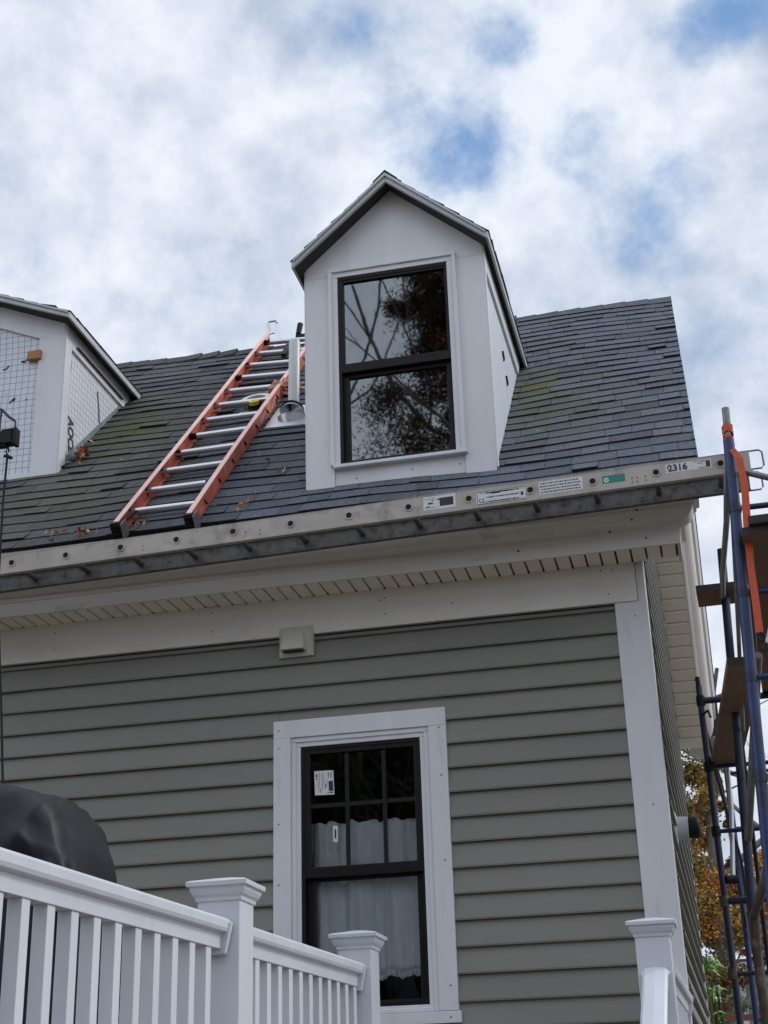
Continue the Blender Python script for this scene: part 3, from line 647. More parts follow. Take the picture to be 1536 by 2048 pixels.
stroke([(-4.075, 4.755), (-4.055, 4.752), (-4.035, 4.775), (-4.03, 4.77)]); stroke([(-3.945, 4.79), (-3.93, 4.80), (-3.925, 4.785), (-3.90, 4.81)]); stroke([(-4.01, 4.49), (-3.99, 4.51), (-3.97, 4.525), (-3.98, 4.50)]); stroke([(-4.10, 4.46), (-4.09, 4.475), (-4.11, 4.48)])
stroke([(-3.89, 4.495), (-3.885, 4.505)]); stroke([(-4.04, 4.565), (-4.035, 4.565)], .01)
build("wrap_printing", g, print_m, D2)
yb2 = cheek(D2, ex1, eyf, eze+.0, 1, wrap_m, .10)
cheek(D2, ex0, eyf, eze+.0, -1, wrap_m, .10)
xw = ex1-.005
lettering("AOCE", .115, (xw+.001, .685, 4.28), (0, .12, -1), (0, 1, .12), print_m, D2, name="wrap_lettering", bold=.004, sx=.8)
g = G()   # metal base flashing following the roof line + wood chips
def fl(g, x, ya, yb, off, h, w):
    g.hexa([(x, ya, zr(ya)+off), (x+w, ya, zr(ya)+off), (x+w, yb, zr(yb)+off), (x, yb, zr(yb)+off), (x, ya, zr(ya)+off+h), (x+w, ya, zr(ya)+off+h), (x+w, yb, zr(yb)+off+h), (x, yb, zr(yb)+off+h)])
fl(g, ex1-.004, eyf+.11, 1.62, .03, .07, .006); build("base_flashing", g, mat("green_grey_flashing", (.22, .29, .29), .45, metal=.4, var=.2), D2)
g = G(); fl(g, ex1-.002, eyf+.11, 1.70, .012, .030, .026); build("bottom_trim", g, white, D2)
g = G(); g.bar((xw+.004, .613, 4.80), (xw+.004, .613, 4.735), .008, .022, (0, 1, 0)); build("wood_shim", g, osb_m, D2)
g = G(); g.tube([(xw+.003, 1.06, 4.80), (xw+.004, 1.10, 4.66), (xw+.003, 1.11, 4.60), (xw+.002, 1.16, 4.53)], .0035, 6); g.bar((xw+.002, .66, 4.93), (xw+.002, 1.45, 4.93), .003, .06, (1, 0, 0)); build("loose_flap", g, mat("grey_felt", (.07, .065, .06), .9, var=.4, vs=20), D2)
# step flashing specks + felt above the right dormer cheek left aside
# ================================================================== ALUMINIUM LADDER (laid flat along the eave)
al = thing("extension_ladder", (-1.4, -.57, 2.79), "long aluminium extension ladder laid flat along the eave in front of the cornice", "ladder")
SX = .0229
def zt_(x): return 2.857+(x+3.313)*SX
XA, XB, YF, YB, HT = -4.35, .600, -.72, -.43, .106
def rail(y, sg, m, name, dz=0.0, lab=None, xb=XB):
    g = G(); t = .004; f = .030
    def P(x, y, z): return (x, y, zt_(x)+z+dz)
    def sl(x0, x1, ya, yb, z0, z1, mi=0): g.hexa([P(x0, ya, z0), P(x1, ya, z0), P(x1, yb, z0), P(x0, yb, z0), P(x0, ya, z1), P(x1, ya, z1), P(x1, yb, z1), P(x0, yb, z1)], mi)
    ya, yb = sorted((y, y+sg*t)); sl(XA, xb, ya, yb, -HT+.004, -.004)
    ya, yb = sorted((y-.001*sg, y+sg*f)); sl(XA, xb, ya, yb, -.004, 0); sl(XA, xb, ya, yb, -HT, -HT+.004)
    return build(name, g, m, al, bevel=.0008, label=lab)
rail(YF, 1, alum_m, "side_rail"); rail(YB, -1, alumd_m, "side_rail", dz=.012, lab="stained back side rail in a shade-darkened colour")
rx = [.461-k*.3085 for k in range(0, 16)]+[.461+.0]
rx = [.461-k*.3085 for k in range(0, 16)]
for x in rx:
    zc = zt_(x)-.049
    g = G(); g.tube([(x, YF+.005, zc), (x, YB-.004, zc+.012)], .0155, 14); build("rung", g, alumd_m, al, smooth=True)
for x in rx:
    zc = zt_(x)-.049; g = G()
    n = 20
    for (ra, rb, yo) in ((.023, .0155, .004),):
        A = [(x+ra*math.cos(2*math.pi*j/n), YF-yo, zc+ra*math.sin(2*math.pi*j/n)) for j in range(n)]; B = [(x+rb*math.cos(2*math.pi*j/n), YF-yo, zc+rb*math.sin(2*math.pi*j/n)) for j in range(n)]
        C = [(p[0], YF-.0005, p[2]) for p in A]; Dd = [(p[0], YF-.0007, p[2]) for p in B]
        for j in range(n):
            q = (j+1) % n; g.face([A[j], A[q], B[q], B[j]]); g.face([A[j], A[q], C[q], C[j]]); g.face([B[j], B[q], Dd[q], Dd[j]])
        g.face([(x+.021*math.cos(2*math.pi*j/n), YF-.001, zc+.021*math.sin(2*math.pi*j/n)) for j in range(n)], 1)
    build("rung_end", g, [alum_m, rub_m], al, smooth=True)
g = G()
for x in (.10, .035, -1.86, -1.94, -1.05-1.45, .06):
    for dz in (-.062, -.082): g.disc((x, YF-.0006, zt_(x)+dz), (0, -1, 0), .0038); g.disc((x+.03, YB-.0046, zt_(x)+dz+.012), (0, -1, 0), .0038)
build("rivets", g, rub_m, al)
for (yy_, dz) in ((YF, 0), (YB, .012)):      # open end loops
    g = G(); z0, z1 = zt_(.6)-.098+dz, zt_(.6)-.004+dz; y = yy_+.006
    g.tube([(.575, y, z1), (.645, y, z1+.002), (.660, y, z1-.010), (.662, y, z0+.014), (.650, y, z0), (.575, y, z0-.002)], .0045, 8); build("end_guard", g, mat("mauve_plastic", (.20, .15, .19), .5), al, smooth=True)
def sticker(x0, x1, zc, h, m, marks, name="sticker", lab=None):
    g = G(); ux = Vector((1, 0, SX)); c = Vector(((x0+x1)/2, YF-.0004, zt_((x0+x1)/2)+zc)); w = x1-x0
    qslab(g, c, ux, (0, 0, 1), w, h, .0006)
    for (a, b, ww, hh) in marks: qslab(g, c+ux*(a*w)+Vector((0, -.0007, b*h)), ux, (0, 0, 1), ww*w, hh*h, .0004, 1)
    return build(name, g, [m, print_m], al, label=lab), c
rs = random.Random(9)
def txtmarks(n, rows, hh=.07, x0=-.42, x1=.42):
    o = []
    for r in range(rows):
        z = .34-.68*r/max(1, rows-1); x = x0
        while x < x1:
            w = rs.uniform(.01, .05); 
            if x+w < x1: o.append((x+w/2, z, w, hh))
            x += w+rs.uniform(.008, .02)
    return o
sticker(-1.005, -.840, -.045, .072, stick_m, [(.22, .0, .42, .62), (-.02, .22, .1, .1), (-.28, -.02, .16, .12), (-.2, .18, .08, .06), (-.36, -.26, .1, .08)]+txtmarks(1, 2, .04, -.45, -.1), lab="white ladder sticker with a black block")
sticker(-.735, -.480, -.056, .070, stick_m, [(0, .46, .96, .04), (0, -.46, .96, .04), (-.48, 0, .01, .92), (.48, 0, .01, .92), (-.40, -.08, .09, .04), (-.40, -.3, .09, .04), (-.44, -.19, .012, .24), (-.36, -.19, .012, .24), (-.12, .30, .18, .12), (.05, .34, .22, .09), (.40, -.05, .05, .28)]+txtmarks(1, 3, .10, -.30, .34)+txtmarks(1, 2, .04, -.42, .44), lab="long white ladder warning sticker")
sticker(-.420, -.205, -.048, .068, stick_m, txtmarks(1, 4, .10, -.47, .47), lab="white ladder sticker with rows of print")
o_, c_ = sticker(-.108, .002, -.050, .040, green_m, [], lab="teal ladder sticker"); g = G(); g.disc(c_+Vector((-.036, -.0012, -.004)), (0, -1, 0), .013, 14); g.disc(c_+Vector((-.036, -.0016, -.004)), (0, -1, 0), .005, 10, 1); build("emblem", g, [stick_m, green_m], al)
o_, c_ = sticker(.200, .418, -.040, .046, stick_m, [(.43, .0, .09, .75), (.30, -.36, .2, .05), (.26, .15, .12, .05), (.25, .38, .3, .04), (-.45, .1, .03, .3)]+txtmarks(1, 2, .05, .26, .36))
lettering("2316", .047, c_+Vector((-.052, -.0018, -.001)), (1, 0, SX), (0, 0, 1), print_m, al, bold=.0012, name="lettering")
# ================================================================== ORANGE LADDER on the roof
ol = thing("roof_ladder", (-2.55, -.35, 3.10), "orange fibreglass ladder with silver rungs hooked over the roof ridge", "ladder")
du = Vector((0, CA, M_*CA)); lift = .008
def OLp(side, s, h=0.0):     # side 0 left rail, 1 right rail; s metres up the slope
    x = (-2.775, -2.325)[side]+(-.045*s/4.0)
    y = -.39+(s-.10)*CA; yc = min(y, RY)
    return Vector((x, y, RZ0+M_*y+warp(x, yc)+.006))+NR*(lift+h)
LT = 4.10
for side in (0, 1):
    g = G(); p, q = OLp(side, .05), OLp(side, LT); sg = 1 if side == 0 else -1
    hgt = .085; X = Vector((1, 0, 0))
    def strip(x0, x1, h0, h1, mi):
        x0, x1 = sorted((x0, x1)); n = 8
        for i in range(n):
            a, b = OLp(side, .05+(LT-.05)*i/n), OLp(side, .05+(LT-.05)*(i+1)/n)
            g.hexa([a+X*x0+NR*h0, a+X*x1+NR*h0, b+X*x1+NR*h0, b+X*x0+NR*h0, a+X*x0+NR*h1, a+X*x1+NR*h1, b+X*x1+NR*h1, b+X*x0+NR*h1], mi)
    strip(0, sg*.004, .0, hgt, 0); strip(-sg*.001, sg*.030, hgt-.004, hgt+.001, 1); strip(0, sg*.030, -.001, .004, 0)
    if side == 1:   # black marks on the outer web
        for k in range(12):
            c = OLp(1, .32+k*.33)+X*.0012; g.bar(c+NR*.02+du*.015, c+NR*.06-du*.02, .003, .018, (1, 0, 0), mi=2)
        for k in (4, 5, 9):
            c = OLp(1, .50+k*.33)+X*.0012
            for m_ in range(4): g.bar(c+NR*(.02+.01*m_)+du*(.04*m_-.05), c+NR*(.035+.01*m_)+du*(.04*m_-.03), .003, .010, (1, 0, 0), mi=3)
    build("side_rail", g, [fiber_m, fibert_m, print_m, stick_m], ol, bevel=.0015)
for k in range(12):
    s = .31+k*.327; a, b = OLp(0, s, .038)+Vector((.004, 0, 0)), OLp(1, s, .038)-Vector((.004, 0, 0))
    g = G(); g.tube([a, b], .020, 14); build("rung", g, rung_m, ol, smooth=True)
    g = G(); g.bar(a+X*.001, a+X*(.032 if k in (3, 9) else .014), .034, .040, NR, 0 if k in (3, 9) else 1); g.bar(OLp(0, s+.04, .003)+X*.01, OLp(0, s-.03, .003)+X*.04, .03, .004, NR, 2)
    if k in (4, 8, 11): g.tube([a+X*.0, a+X*.05], .022, 10, 0)
    build("rung_bracket", g, [rub_m, mat("dark_bracket", (.06, .05, .05), .5), fiber_m], ol)
g = G(); a = OLp(1, .31+.327, .045); g.tube([a-X*.075, a-X*.035], .0215, 12); build("tape_wrap", g, mat("blue_tape", (.01, .03, .30), .5), ol, smooth=True)
for side in (0, 1):
    g = G(); c = OLp(side, .05, .03); sg = 1 if side == 0 else -1
    g.bar(c+X*(-.020 if side == 0 else -.045), c+X*(.050 if side == 0 else .015), .10, .028, du, 0)
    for k in range(4): g.bar(c+X*(-.015 if side == 0 else -.04)+du*-.016+NR*(-.035+.023*k), c+X*(.045 if side == 0 else .010)+du*-.016+NR*(-.035+.023*k), .008, .012, du, 0)
    g.bar(c+X*(.054 if side == 0 else .019)-NR*.04, c+X*(.054 if side == 0 else .019)+NR*.05, .006, .09, du, 1)
    g.tube([c+X*sg*.03+NR*.03, OLp(side, .28, .05)+X*sg*.05], .010, 8, 0)
    build("foot", g, [rub_m, steel_m], ol, bevel=.002)
g = G(); t = OLp(0, LT, .04); g.tube([t-du*.15, t+Vector((-.004, .03, .07)), t+Vector((-.020, .035, .15)), t+Vector((-.015, .035, .162)), t+Vector((.045, .05, .172)), t+Vector((.050, .05, .15))], .010, 8)
g.tube([t+Vector((-.01, .0, .02)), t+Vector((.05, .0, .03))], .006, 8); build("ridge_hook", g, galv_m, ol, smooth=True)
g = G(); t2 = OLp(0, LT-.1, .05)+X*.27; g.tube([t2, t2+Vector((.01, .02, .10))], [.022, .024], 10); g.bar(t2+X*-.02-Vector((0, 0, .03)), t2+X*.10-Vector((0, 0, .03)), .03, .04); g.bar(OLp(0, LT-.45, .05)+X*.26, OLp(0, LT-.75, .05)+X*.28, .035, .035)
build("rope_latch", g, rub_m, ol, smooth=True)
# ---- things lying between its rungs
g = G(); cs = rp2(-2.50, 1.20, .015); sw = thing("power_saw", tuple(rp2(-2.47, 1.22, .0)), "black circular saw with yellow body lying on the shingles behind the orange ladder", "power saw")
sec = []
for j in range(13):
    a = math.radians(-10+200*j/12); c = cs+Vector((math.cos(a)*.085, 0, 0))+du*(math.sin(a)*.085)+NR*.02
    rdir = (Vector((math.cos(a), 0, 0))+du*math.sin(a)); sec.append([c+rdir*.018-NR*.03, c+rdir*.018+NR*.035, c-rdir*.016+NR*.035, c-rdir*.016-NR*.03])
g.loft(sec); build("blade_guard", g, mat("pale_guard", (.62, .60, .52), .4), sw, smooth=True)
g = G(); g.tube([cs+X*-.02-du*.03+NR*.01, cs+X*.15-du*.05+NR*.01], [.042, .036], 16); g.tube([cs-du*.02-NR*.01, cs-du*.02+NR*.035], [.062, .05], 20); build("motor_body", g, rub_m, sw, smooth=True)
g = G(); sec = []
for j in range(9):
    a = math.radians(180+180*j/8); rr = .040; sec.append([cs-du*.05+Vector((math.cos(a)*rr, 0, 0))+du*math.sin(a)*rr*.9+NR*.052, cs-du*.05+Vector((math.cos(a)*rr, 0, 0))+du*math.sin(a)*rr*.9+NR*.025])
g.loft([s_ for s_ in sec], closed=False); g.face([s_[0] for s_ in sec]); build("yellow_cap", g, mat("tool_yellow", (.62, .52, .02), .35), sw)
g = G(); g.bar(cs-du*.03-X*.13+NR*-.01, cs-du*.16-X*.02+NR*-.01, .05, .006, NR); build("shoe_plate", g, galv_m, sw, bevel=.002)
g = G(); c = rp2(-2.34, 1.36, .045); rs = random.Random(4)
def blobmesh(g, c, sx, sy, sz, seed, amp=.35, nu=22, nv=12, mi=0):
    i0 = len(g.v)
    for j in range(nv+1):
        for i in range(nu):
            th, ph = math.pi*j/nv, 2*math.pi*i/nu; d = Vector((math.sin(th)*math.cos(ph), math.sin(th)*math.sin(ph), math.cos(th)))
            k = 1+amp*noise.noise(d*2.6+Vector((seed, 0, 0)))+amp*.5*noise.noise(d*6+Vector((0, seed, 0)))
            g.v.append(tuple(Vector(c)+Vector((d.x*sx, d.y*sy, d.z*sz))*k))
    for j in range(nv):
        for i in range(nu):
            a, b = i0+j*nu+i, i0+j*nu+(i+1) % nu; g.f.append((a, b, b+nu, a+nu)); g.m.append(mi); g.t.append(1)
blobmesh(g, c, .10, .06, .055, 3.3, .9, 30, 18)
build("work_cloth", g, mat("peach_cloth", (.56, .30, .20), .8, var=.25, vs=20), smooth=True, label="crumpled peach work cloth lying beside the white roof pipe", cat="cloth")  # crumpled cloth beside the pipe
# ================================================================== SCAFFOLD
sc = thing("scaffold", (.55, .5, GZ), "dark blue tubular scaffold standing beside the right corner of the house", "scaffold")
def tube1(name, path, r, m, n=14, lab=None, cap=True):
    g = G(); g.tube(path, r, n); return build(name, g, m, sc, smooth=True, label=lab)
def legx(x0, z0, x1, z1, z): return x0+(x1-x0)*(z-z0)/(z1-z0)
mx = lambda z: legx(.509, 2.955, .449, 1.252, z)
YM = -.80
tube1("leg", [(mx(GZ), YM, GZ), (mx(2.98), YM, 2.98)], .0265, blue_m)
tube1("coupling_pin", [(mx(2.97), YM, 2.97), (mx(3.145), YM, 3.145)], .0185, steel_m)
tube1("leg", [(.60+.9, YM, GZ), (1.5, YM, 2.9)], .0245, blue_m)
x2 = lambda z: legx(.435, 2.6, .374, 1.025, z)
tube1("leg", [(x2(.95), .60, .95), (x2(2.95), .60, 2.95)], .0235, bluel_m)
tube1("leg", [(.40, .55, GZ), (.365, .60, .96)], .026, rust_m, lab="rusty lower scaffold leg")
tube1("leg", [(.255, 1.8, GZ), (.235, 1.8, 2.50)], .0205, bluel_m)
tube1("coupling_pin", [(.235, 1.8, 2.49), (.232, 1.8, 2.56)], .0155, rub_m)
tube1("leg", [(1.72, 1.8, GZ), (1.70, 1.8, 2.50)], .0205, bluel_m)
tube1("leg", [(.35, 3.5, GZ), (.364, 3.5, 2.45)], .0215, blue_m)
tube1("leg", [(1.75, 3.5, GZ), (1.75, 3.5, 2.45)], .0215, blue_m)
for z in (2.405, 1.985, 1.588, 1.175, .76, .35, -.2, -.8):
    tube1("cross_bar", [(.24, 1.8, z), (1.70, 1.8, z)], .021 if z in (2.405, 1.175) else .013, bluel_m, 10)
for z in (2.3, 1.9, 1.43, 1.0, .6): tube1("cross_bar", [(.362, 3.5, z), (1.75, 3.5, z)], .012, bluel_m, 8)
for z in (2.62, 2.2, 1.8, 1.35, .9, .45): tube1("cross_bar", [(mx(z)+.03, YM, z), (1.5, YM, z)], .014, blue_m, 10)
# braces
for z in (2.405, 1.985, 1.588, 1.175, .76): tube1("coupler", [(.237, 1.8, z-.03), (.237, 1.8, z+.03)], .0275, rust_m if z < 1.2 else rub_m, 12)
for z in (2.62, 2.2, 1.8, 1.35): tube1("coupler", [(mx(z), YM, z-.022), (mx(z), YM, z+.022)], .0295, bluel_m, 14)
tube1("brace", [(.487, YM+.02, 2.86), (.455, YM+.10, 2.60), (.425, .1, 2.62), (.425, .57, 2.66)], .015, steel_m, 10)
tube1("brace", [(.50, YM+.05, 2.83), (.47, -.1, 2.35), (.44, .58, 1.90)], .011, steel_m, 8)
tube1("brace", [(.543, YM-.02, 2.80), (.75, YM-.03, 2.71), (1.5, YM-.02, 2.40)], .0155, steel_m, 10)
tube1("brace", [(.515, -.70, 1.93), (.395, .55, 1.32)], .020, steel_m, 10)
tube1("brace", [(.268, 1.78, 2.00), (.375, 2.7, 1.55), (.40, 3.48, 1.15)], .012, bluel_m, 8)
tube1("brace", [(.245, 1.79, 2.24), (.31, 2.6, 2.02), (.364, 3.5, 1.2)], .011, bluel_m, 8)
tube1("brace", [(.352, 1.95, 2.02), (.345, 1.9, 1.74), (.305, 1.84, 1.33)], .0145, mat("pale_aluminium_tube", (.62, .64, .68), .3, metal=.4), 10, lab="pale aluminium brace")
tube1("clamp", [(.262, 1.80, 1.30), (.325, 1.82, 1.30)], .026, rub_m, 10)
tube1("clamp", [(.237, 1.78, 2.31), (.275, 1.72, 2.32), (.285, 1.70, 2.27)], .008, rub_m, 8)
tube1("brace", [(.46, -.45, 1.05), (.375, .50, .93), (.365, .58, .70)], .024, rust_m, 10, lab="rust brown bent brace")
tube1("brace", [(.52, -.75, 2.2), (.515, .0, 1.9), (.50, 1.7, 1.2)], .010, bluel_m, 8)
tube1("leg", [(.405, 1.0, GZ), (.440, 1.0, 2.35)], .011, rub_m, 8)
g = G()
for (px, py) in ((mx(GZ), YM), (1.5, YM), (.40, .55), (.255, 1.8), (1.72, 1.8), (.35, 3.5), (1.75, 3.5)): g.box(px-.08, px+.08, py-.08, py+.08, GZ, GZ+.012)
build("base_plate", g, steel_m, sc)
def plank(p, q, w, t, lab, m0=wood_m):
    p, q = Vector(p), Vector(q); d = (q-p).normalized(); a = Vector((0, 0, 1)).cross(d).normalized()*w/2; g = G(); Z = Vector((0, 0, t))
    n = 10; secs = []
    for i in range(n+1):
        c = p+(q-p)*i/n+Vector((0, 0, -.006*math.sin(math.pi*i/n))); secs.append([c-a, c+a, c+a+Z, c-a+Z])
    g.loft(secs)
    k = len(g.f); g.m[k-1] = 1; g.m[k-2] = 1
    build("scaffold_plank", g, [m0, woodd_m], bevel=.002, label=lab, cat="plank", group="wooden planks laid on the scaffold")
plank((.470, -.30, 2.006), (.345, 1.90, 2.010), .175, .042, "lower brown plank ending on the rear scaffold bar")
plank((.600, -.95, 2.424), (.72, 1.95, 2.428), .19, .040, "upper brown plank right of the orange strap, lying in the lower of two layers")
plank((.80, -1.0, 2.424), (.93, 1.95, 2.428), .19, .040, "upper brown plank at the far right edge of the scaffold deck")
plank((.64, -.98, 2.466), (.76, 1.9, 2.470), .20, .040, "dark ended plank stacked on top of the upper scaffold planks", woodd_m)
plank((.392, .50, 2.675), (.398, .76, 2.675), .22, .042, "short dark plank offcut poking from the scaffold toward the house corner")
# strap with hook
stp = thing("ratchet_strap", (.53, -.86, 1.95), "faded orange strap tied round the scaffold leg top and hanging down", "strap")
g = G(); sy = -.842
pts = [((.520, sy, 2.905), .030), ((.545, sy-.01, 2.85), .032), ((.552, sy-.012, 2.70), .034), ((.540, sy-.01, 2.52), .036), ((.530, sy-.01, 2.30), .032), ((.530, sy-.01, 2.10), .034), ((.528, sy-.008, 1.99), .036)]
secs = [[Vector(p)+Vector((-w/2, -.002, 0)), Vector(p)+Vector((w/2, -.006, 0)), Vector(p)+Vector((w/2, .001, 0)), Vector(p)+Vector((-w/2, .003, 0))] for p, w in pts]
g.loft(secs)
for k, (za, zb_) in enumerate(((3.045, 3.02), (3.03, 2.985), (2.985, 2.90))):
    c = []; n = 14
    for j in range(n+1):
        a = 2*math.pi*j/n; r = .024+.002*math.sin(j*2+k); zz = za+(zb_-za)*(.5+.5*math.sin(a)); cx_, cy_ = mx(zz)+r*math.cos(a), YM+r*math.sin(a)
        c.append([(cx_, cy_, zz-.014), (cx_+.002*math.cos(a), cy_+.002*math.sin(a), zz+.012), (cx_-.002*math.cos(a), cy_-.002*math.sin(a), zz+.012)])
    g.loft(c)
build("webbing", g, strap_m, stp, smooth=False)
g = G(); h = Vector((.535, sy-.012, 1.985)); path = []
for j in range(17):
    a = math.radians(90+j*22); path.append(h+Vector((.014*math.cos(a), 0, -.018+.020*math.sin(a))))
for j in range(14):
    a = math.radians(90-j*20); path.append(h+Vector((.014*math.cos(a)+.004, -.002, -.058+.022*math.sin(a))))
g.tube(path, .0045, 8); build("hook", g, rub_m, stp, smooth=True)
g = G(); qslab(g, h+Vector((.045, -.004, .0)), (1, 0, -.35), (.35, 0, 1), .035, .11, .002); build("strap_tag", g, mat("worn_white_tag", (.55, .5, .48), .6, var=.3, vs=60), stp)
# ================================================================== LEFT SUPPORT with rope
lb = thing("ladder_jack", (-3.56, -.85, GZ), "black steel support bracket holding the left end of the eave ladder", "bracket")
g = G(); g.tube([(-3.56, -.85, GZ), (-3.56, -.85, 3.95)], .03, 12); build("post", g, alum_m, lb, smooth=True)
g = G(); y = -.85
g.tube([(-3.56, y, 3.70), (-3.315, y, 3.672), (-3.300, y, 3.665), (-3.255, y, 3.615), (-3.222, y, 3.590), (-3.213, y, 3.575), (-3.211, y, 3.530)], .0075, 8)
g.tube([(-3.302, y, 3.66), (-3.306, y, 3.60), (-3.304, y, 3.54)], .006, 8)
build("arm", g, bluel_m, lb, smooth=True)
g = G(); g.box(-3.285, -3.222, y-.02, y+.02, 3.470, 3.535); g.box(-3.214, -3.194, y-.025, y+.025, 3.435, 3.535); g.box(-3.25, -3.20, y-.022, y+.022, 3.522, 3.534)
g.prism([(-3.56, y-.03, 3.60), (-3.31, y-.03, 3.545), (-3.20, y-.03, 3.446), (-3.26, y-.03, 3.446), (-3.56, y-.03, 3.50)], (0, .06, 0))
g.box(-3.56, -3.25, y-.02, y+.02, 3.434, 3.446)
build("bracket_body", g, rub_m, lb, bevel=.002)
rp = thing("hanging_rope", (-3.25, -.85, 1.0), "thin black rope hanging from the bracket down the left side of the house", "rope")
g = G(); g.tube([(-3.243, y, 3.446), (-3.252, y, 3.430), (-3.256, y, 3.405), (-3.246, y, 3.385), (-3.240, y, 3.410), (-3.248, y, 3.430)], .0055, 8)
g.tube([(-3.262, y-.01, 3.372), (-3.247, y-.01, 3.378), (-3.225, y-.01, 3.362), (-3.214, y-.01, 3.358)], [.006, .010, .010, .009], 8); build("snap_hook", g, rub_m, rp, smooth=True)
g = G(); g.tube([(-3.247, y, 3.385), (-3.250, y, 3.1), (-3.238, y, 2.6), (-3.205, y, 2.3), (-3.170, y, 2.0), (-3.130, y, 1.62), (-3.05, y, 1.0), (-3.0, y, -.3)], .0065, 8); build("cord", g, rope_m, rp, smooth=True)
# ================================================================== DECK, RAILINGS
FL = -.42
dk = thing("deck", (-2.5, -2.5, GZ), "raised grey deck with stairs below the white railings", "deck")
g = G(); y = -5.6
while y < -.05:
    x1 = .08 if y > -1.78 else -1.10
    g.box(-5.2, x1, y, y+.134, FL-.03, FL); y += .14
build("deck_floor", g, mat("grey_deck_board", (.22, .20, .18), .7, var=.15, vs=6, stretch=(1, 8, 1)), dk, bevel=.003)
g = G(); g.box(-5.2, -1.11, -5.62, -5.58, FL-.25, FL-.031); g.box(-1.13, -1.10, -5.58, -1.79, FL-.25, FL-.031); g.box(-1.10, .08, -1.80, -1.77, FL-.25, FL-.031); g.box(.05, .08, -1.77, -.04, FL-.25, FL-.031); build("rim_board", g, rail_m, dk)
for x, y in ((-5.1, -5.5), (-3.1, -5.5), (-1.2, -5.5), (-1.2, -3.2), (-.03, -1.7)):
    g = G(); g.box(x-.06, x+.06, y-.06, y+.06, GZ, FL-.26); build("support_post", g, rail_m, dk)
for k in range(6):
    g = G(); zz = FL-.19*(k+1); g.box(-1.05, -.1, -1.80-.28*(k+1), -1.80-.28*k-.002, zz-.035, zz); g.box(-1.05, -.1, -1.80-.28*k-.022, -1.80-.28*k-.004, zz, zz+.15)
    build("stair_step", g, mat("grey_deck_board", (0, 0, 0)), dk)
def post(parent, x, y, zb, zc, tw=.128):
    h = tw/2; g = G(); g.box(x-h, x+h, y-h, y+h, zb, zc-.062)
    po = build("post", g, rail_m, parent, bevel=.004)
    g = G()
    def ring(w, z): return [(x-w, y-w, z), (x+w, y-w, z), (x+w, y+w, z), (x-w, y+w, z)]
    g.loft([ring(h+.004, zc-.066), ring(h+.006, zc-.055), ring(h+.012, zc-.048), ring(h+.018, zc-.036), ring(h+.019, zc-.026), ring(h+.027, zc-.025), ring(h+.028, zc-.012), ring(h+.020, zc-.008), ring(h*.3, zc+.006), ring(.002, zc+.008)])
    build("post_cap", g, rail_m, po, bevel=.0015)
def railing(parent, p, q, zt, zb, sp, bw=.036, ph=.0, slope=0.0):
    # p, q: (x, y) ends of a straight run, zt top of rail; slope: drop along the run
    p, q = Vector((*p, 0)), Vector((*q, 0)); L = (q-p).length; d = (q-p).normalized(); a = Vector((-d.y, d.x, 0))
    def P(s, o, z): c = p+d*s+a*o; return (c.x, c.y, z-slope*s)
    prof = [(-.022, -.085), (.022, -.085), (.024, -.045), (.040, -.040), (.044, -.030), (.045, -.010), (.036, -.002), (.0, .002), (-.036, -.002), (-.045, -.010), (-.044, -.030), (-.040, -.040), (-.024, -.045)]
    g = G(); g.loft([[P(s, o, zt+z) for o, z in prof] for s in (0, L)]); build("top_rail", g, rail_m, parent, bevel=.0015)
    g = G(); g.loft([[P(s, o, zb+z) for o, z in ((-.022, 0), (.022, 0), (.022, .05), (-.022, .05))] for s in (0, L)]); build("bottom_rail", g, rail_m, parent)
    s = sp*.5+ph
    while s < L-bw:
        g = G(); h = bw/2
        g.hexa([P(s-h, -h, zb+.05), P(s+h, -h, zb+.05), P(s+h, h, zb+.05), P(s-h, h, zb+.05), P(s-h, -h, zt-.084), P(s+h, -h, zt-.084), P(s+h, h, zt-.084), P(s-h, h, zt-.084)])
        build("baluster", g, rail_m, parent, bevel=.002); s += sp
    for s in (.012, L-.012):
        g = G(); g.hexa([P(s-.011, -.034, zt-.100), P(s+.011, -.034, zt-.100), P(s+.011, .034, zt-.100), P(s-.011, .034, zt-.100), P(s-.011, -.052, zt-.012), P(s+.011, -.052, zt-.012), P(s+.011, .052, zt-.012), P(s-.011, .052, zt-.012)])
        build("rail_bracket", g, rail_m, parent, bevel=.004)
dr = thing("deck_railing", (-1.17, -3.2, FL), "white vinyl deck railing with square balusters and two capped posts in front of the wall", "railing")
P1, P2, P3, P0 = (-1.172, -3.17), (-1.118, -1.81), (-.035, -1.68), (-1.30, -5.5)
post(dr, *P1, FL, .672); post(dr, *P2, FL, .672); post(dr, *P0, FL, .672)
railing(dr, (P0[0]+.003, P0[1]+.07), (P1[0]-.003, P1[1]-.066), .556, FL+.06, .1115, ph=.037)
railing(dr, (P1[0]+.003, P1[1]+.066), (P2[0]-.003, P2[1]-.066), .556, FL+.06, .103)
sr = thing("stair_railing", (-.035, -1.68, FL), "white vinyl stair post and handrail standing at the right house corner", "railing")
post(sr, *P3, FL, .672, .125)
railing(sr, (P3[0], P3[1]-.064), (-.07, -3.3), .50, FL-.02, .12, slope=.62)
railing(sr, (P3[0]+.02, P3[1]+.064), (-.005, -.04), .53, FL+.06, .12)
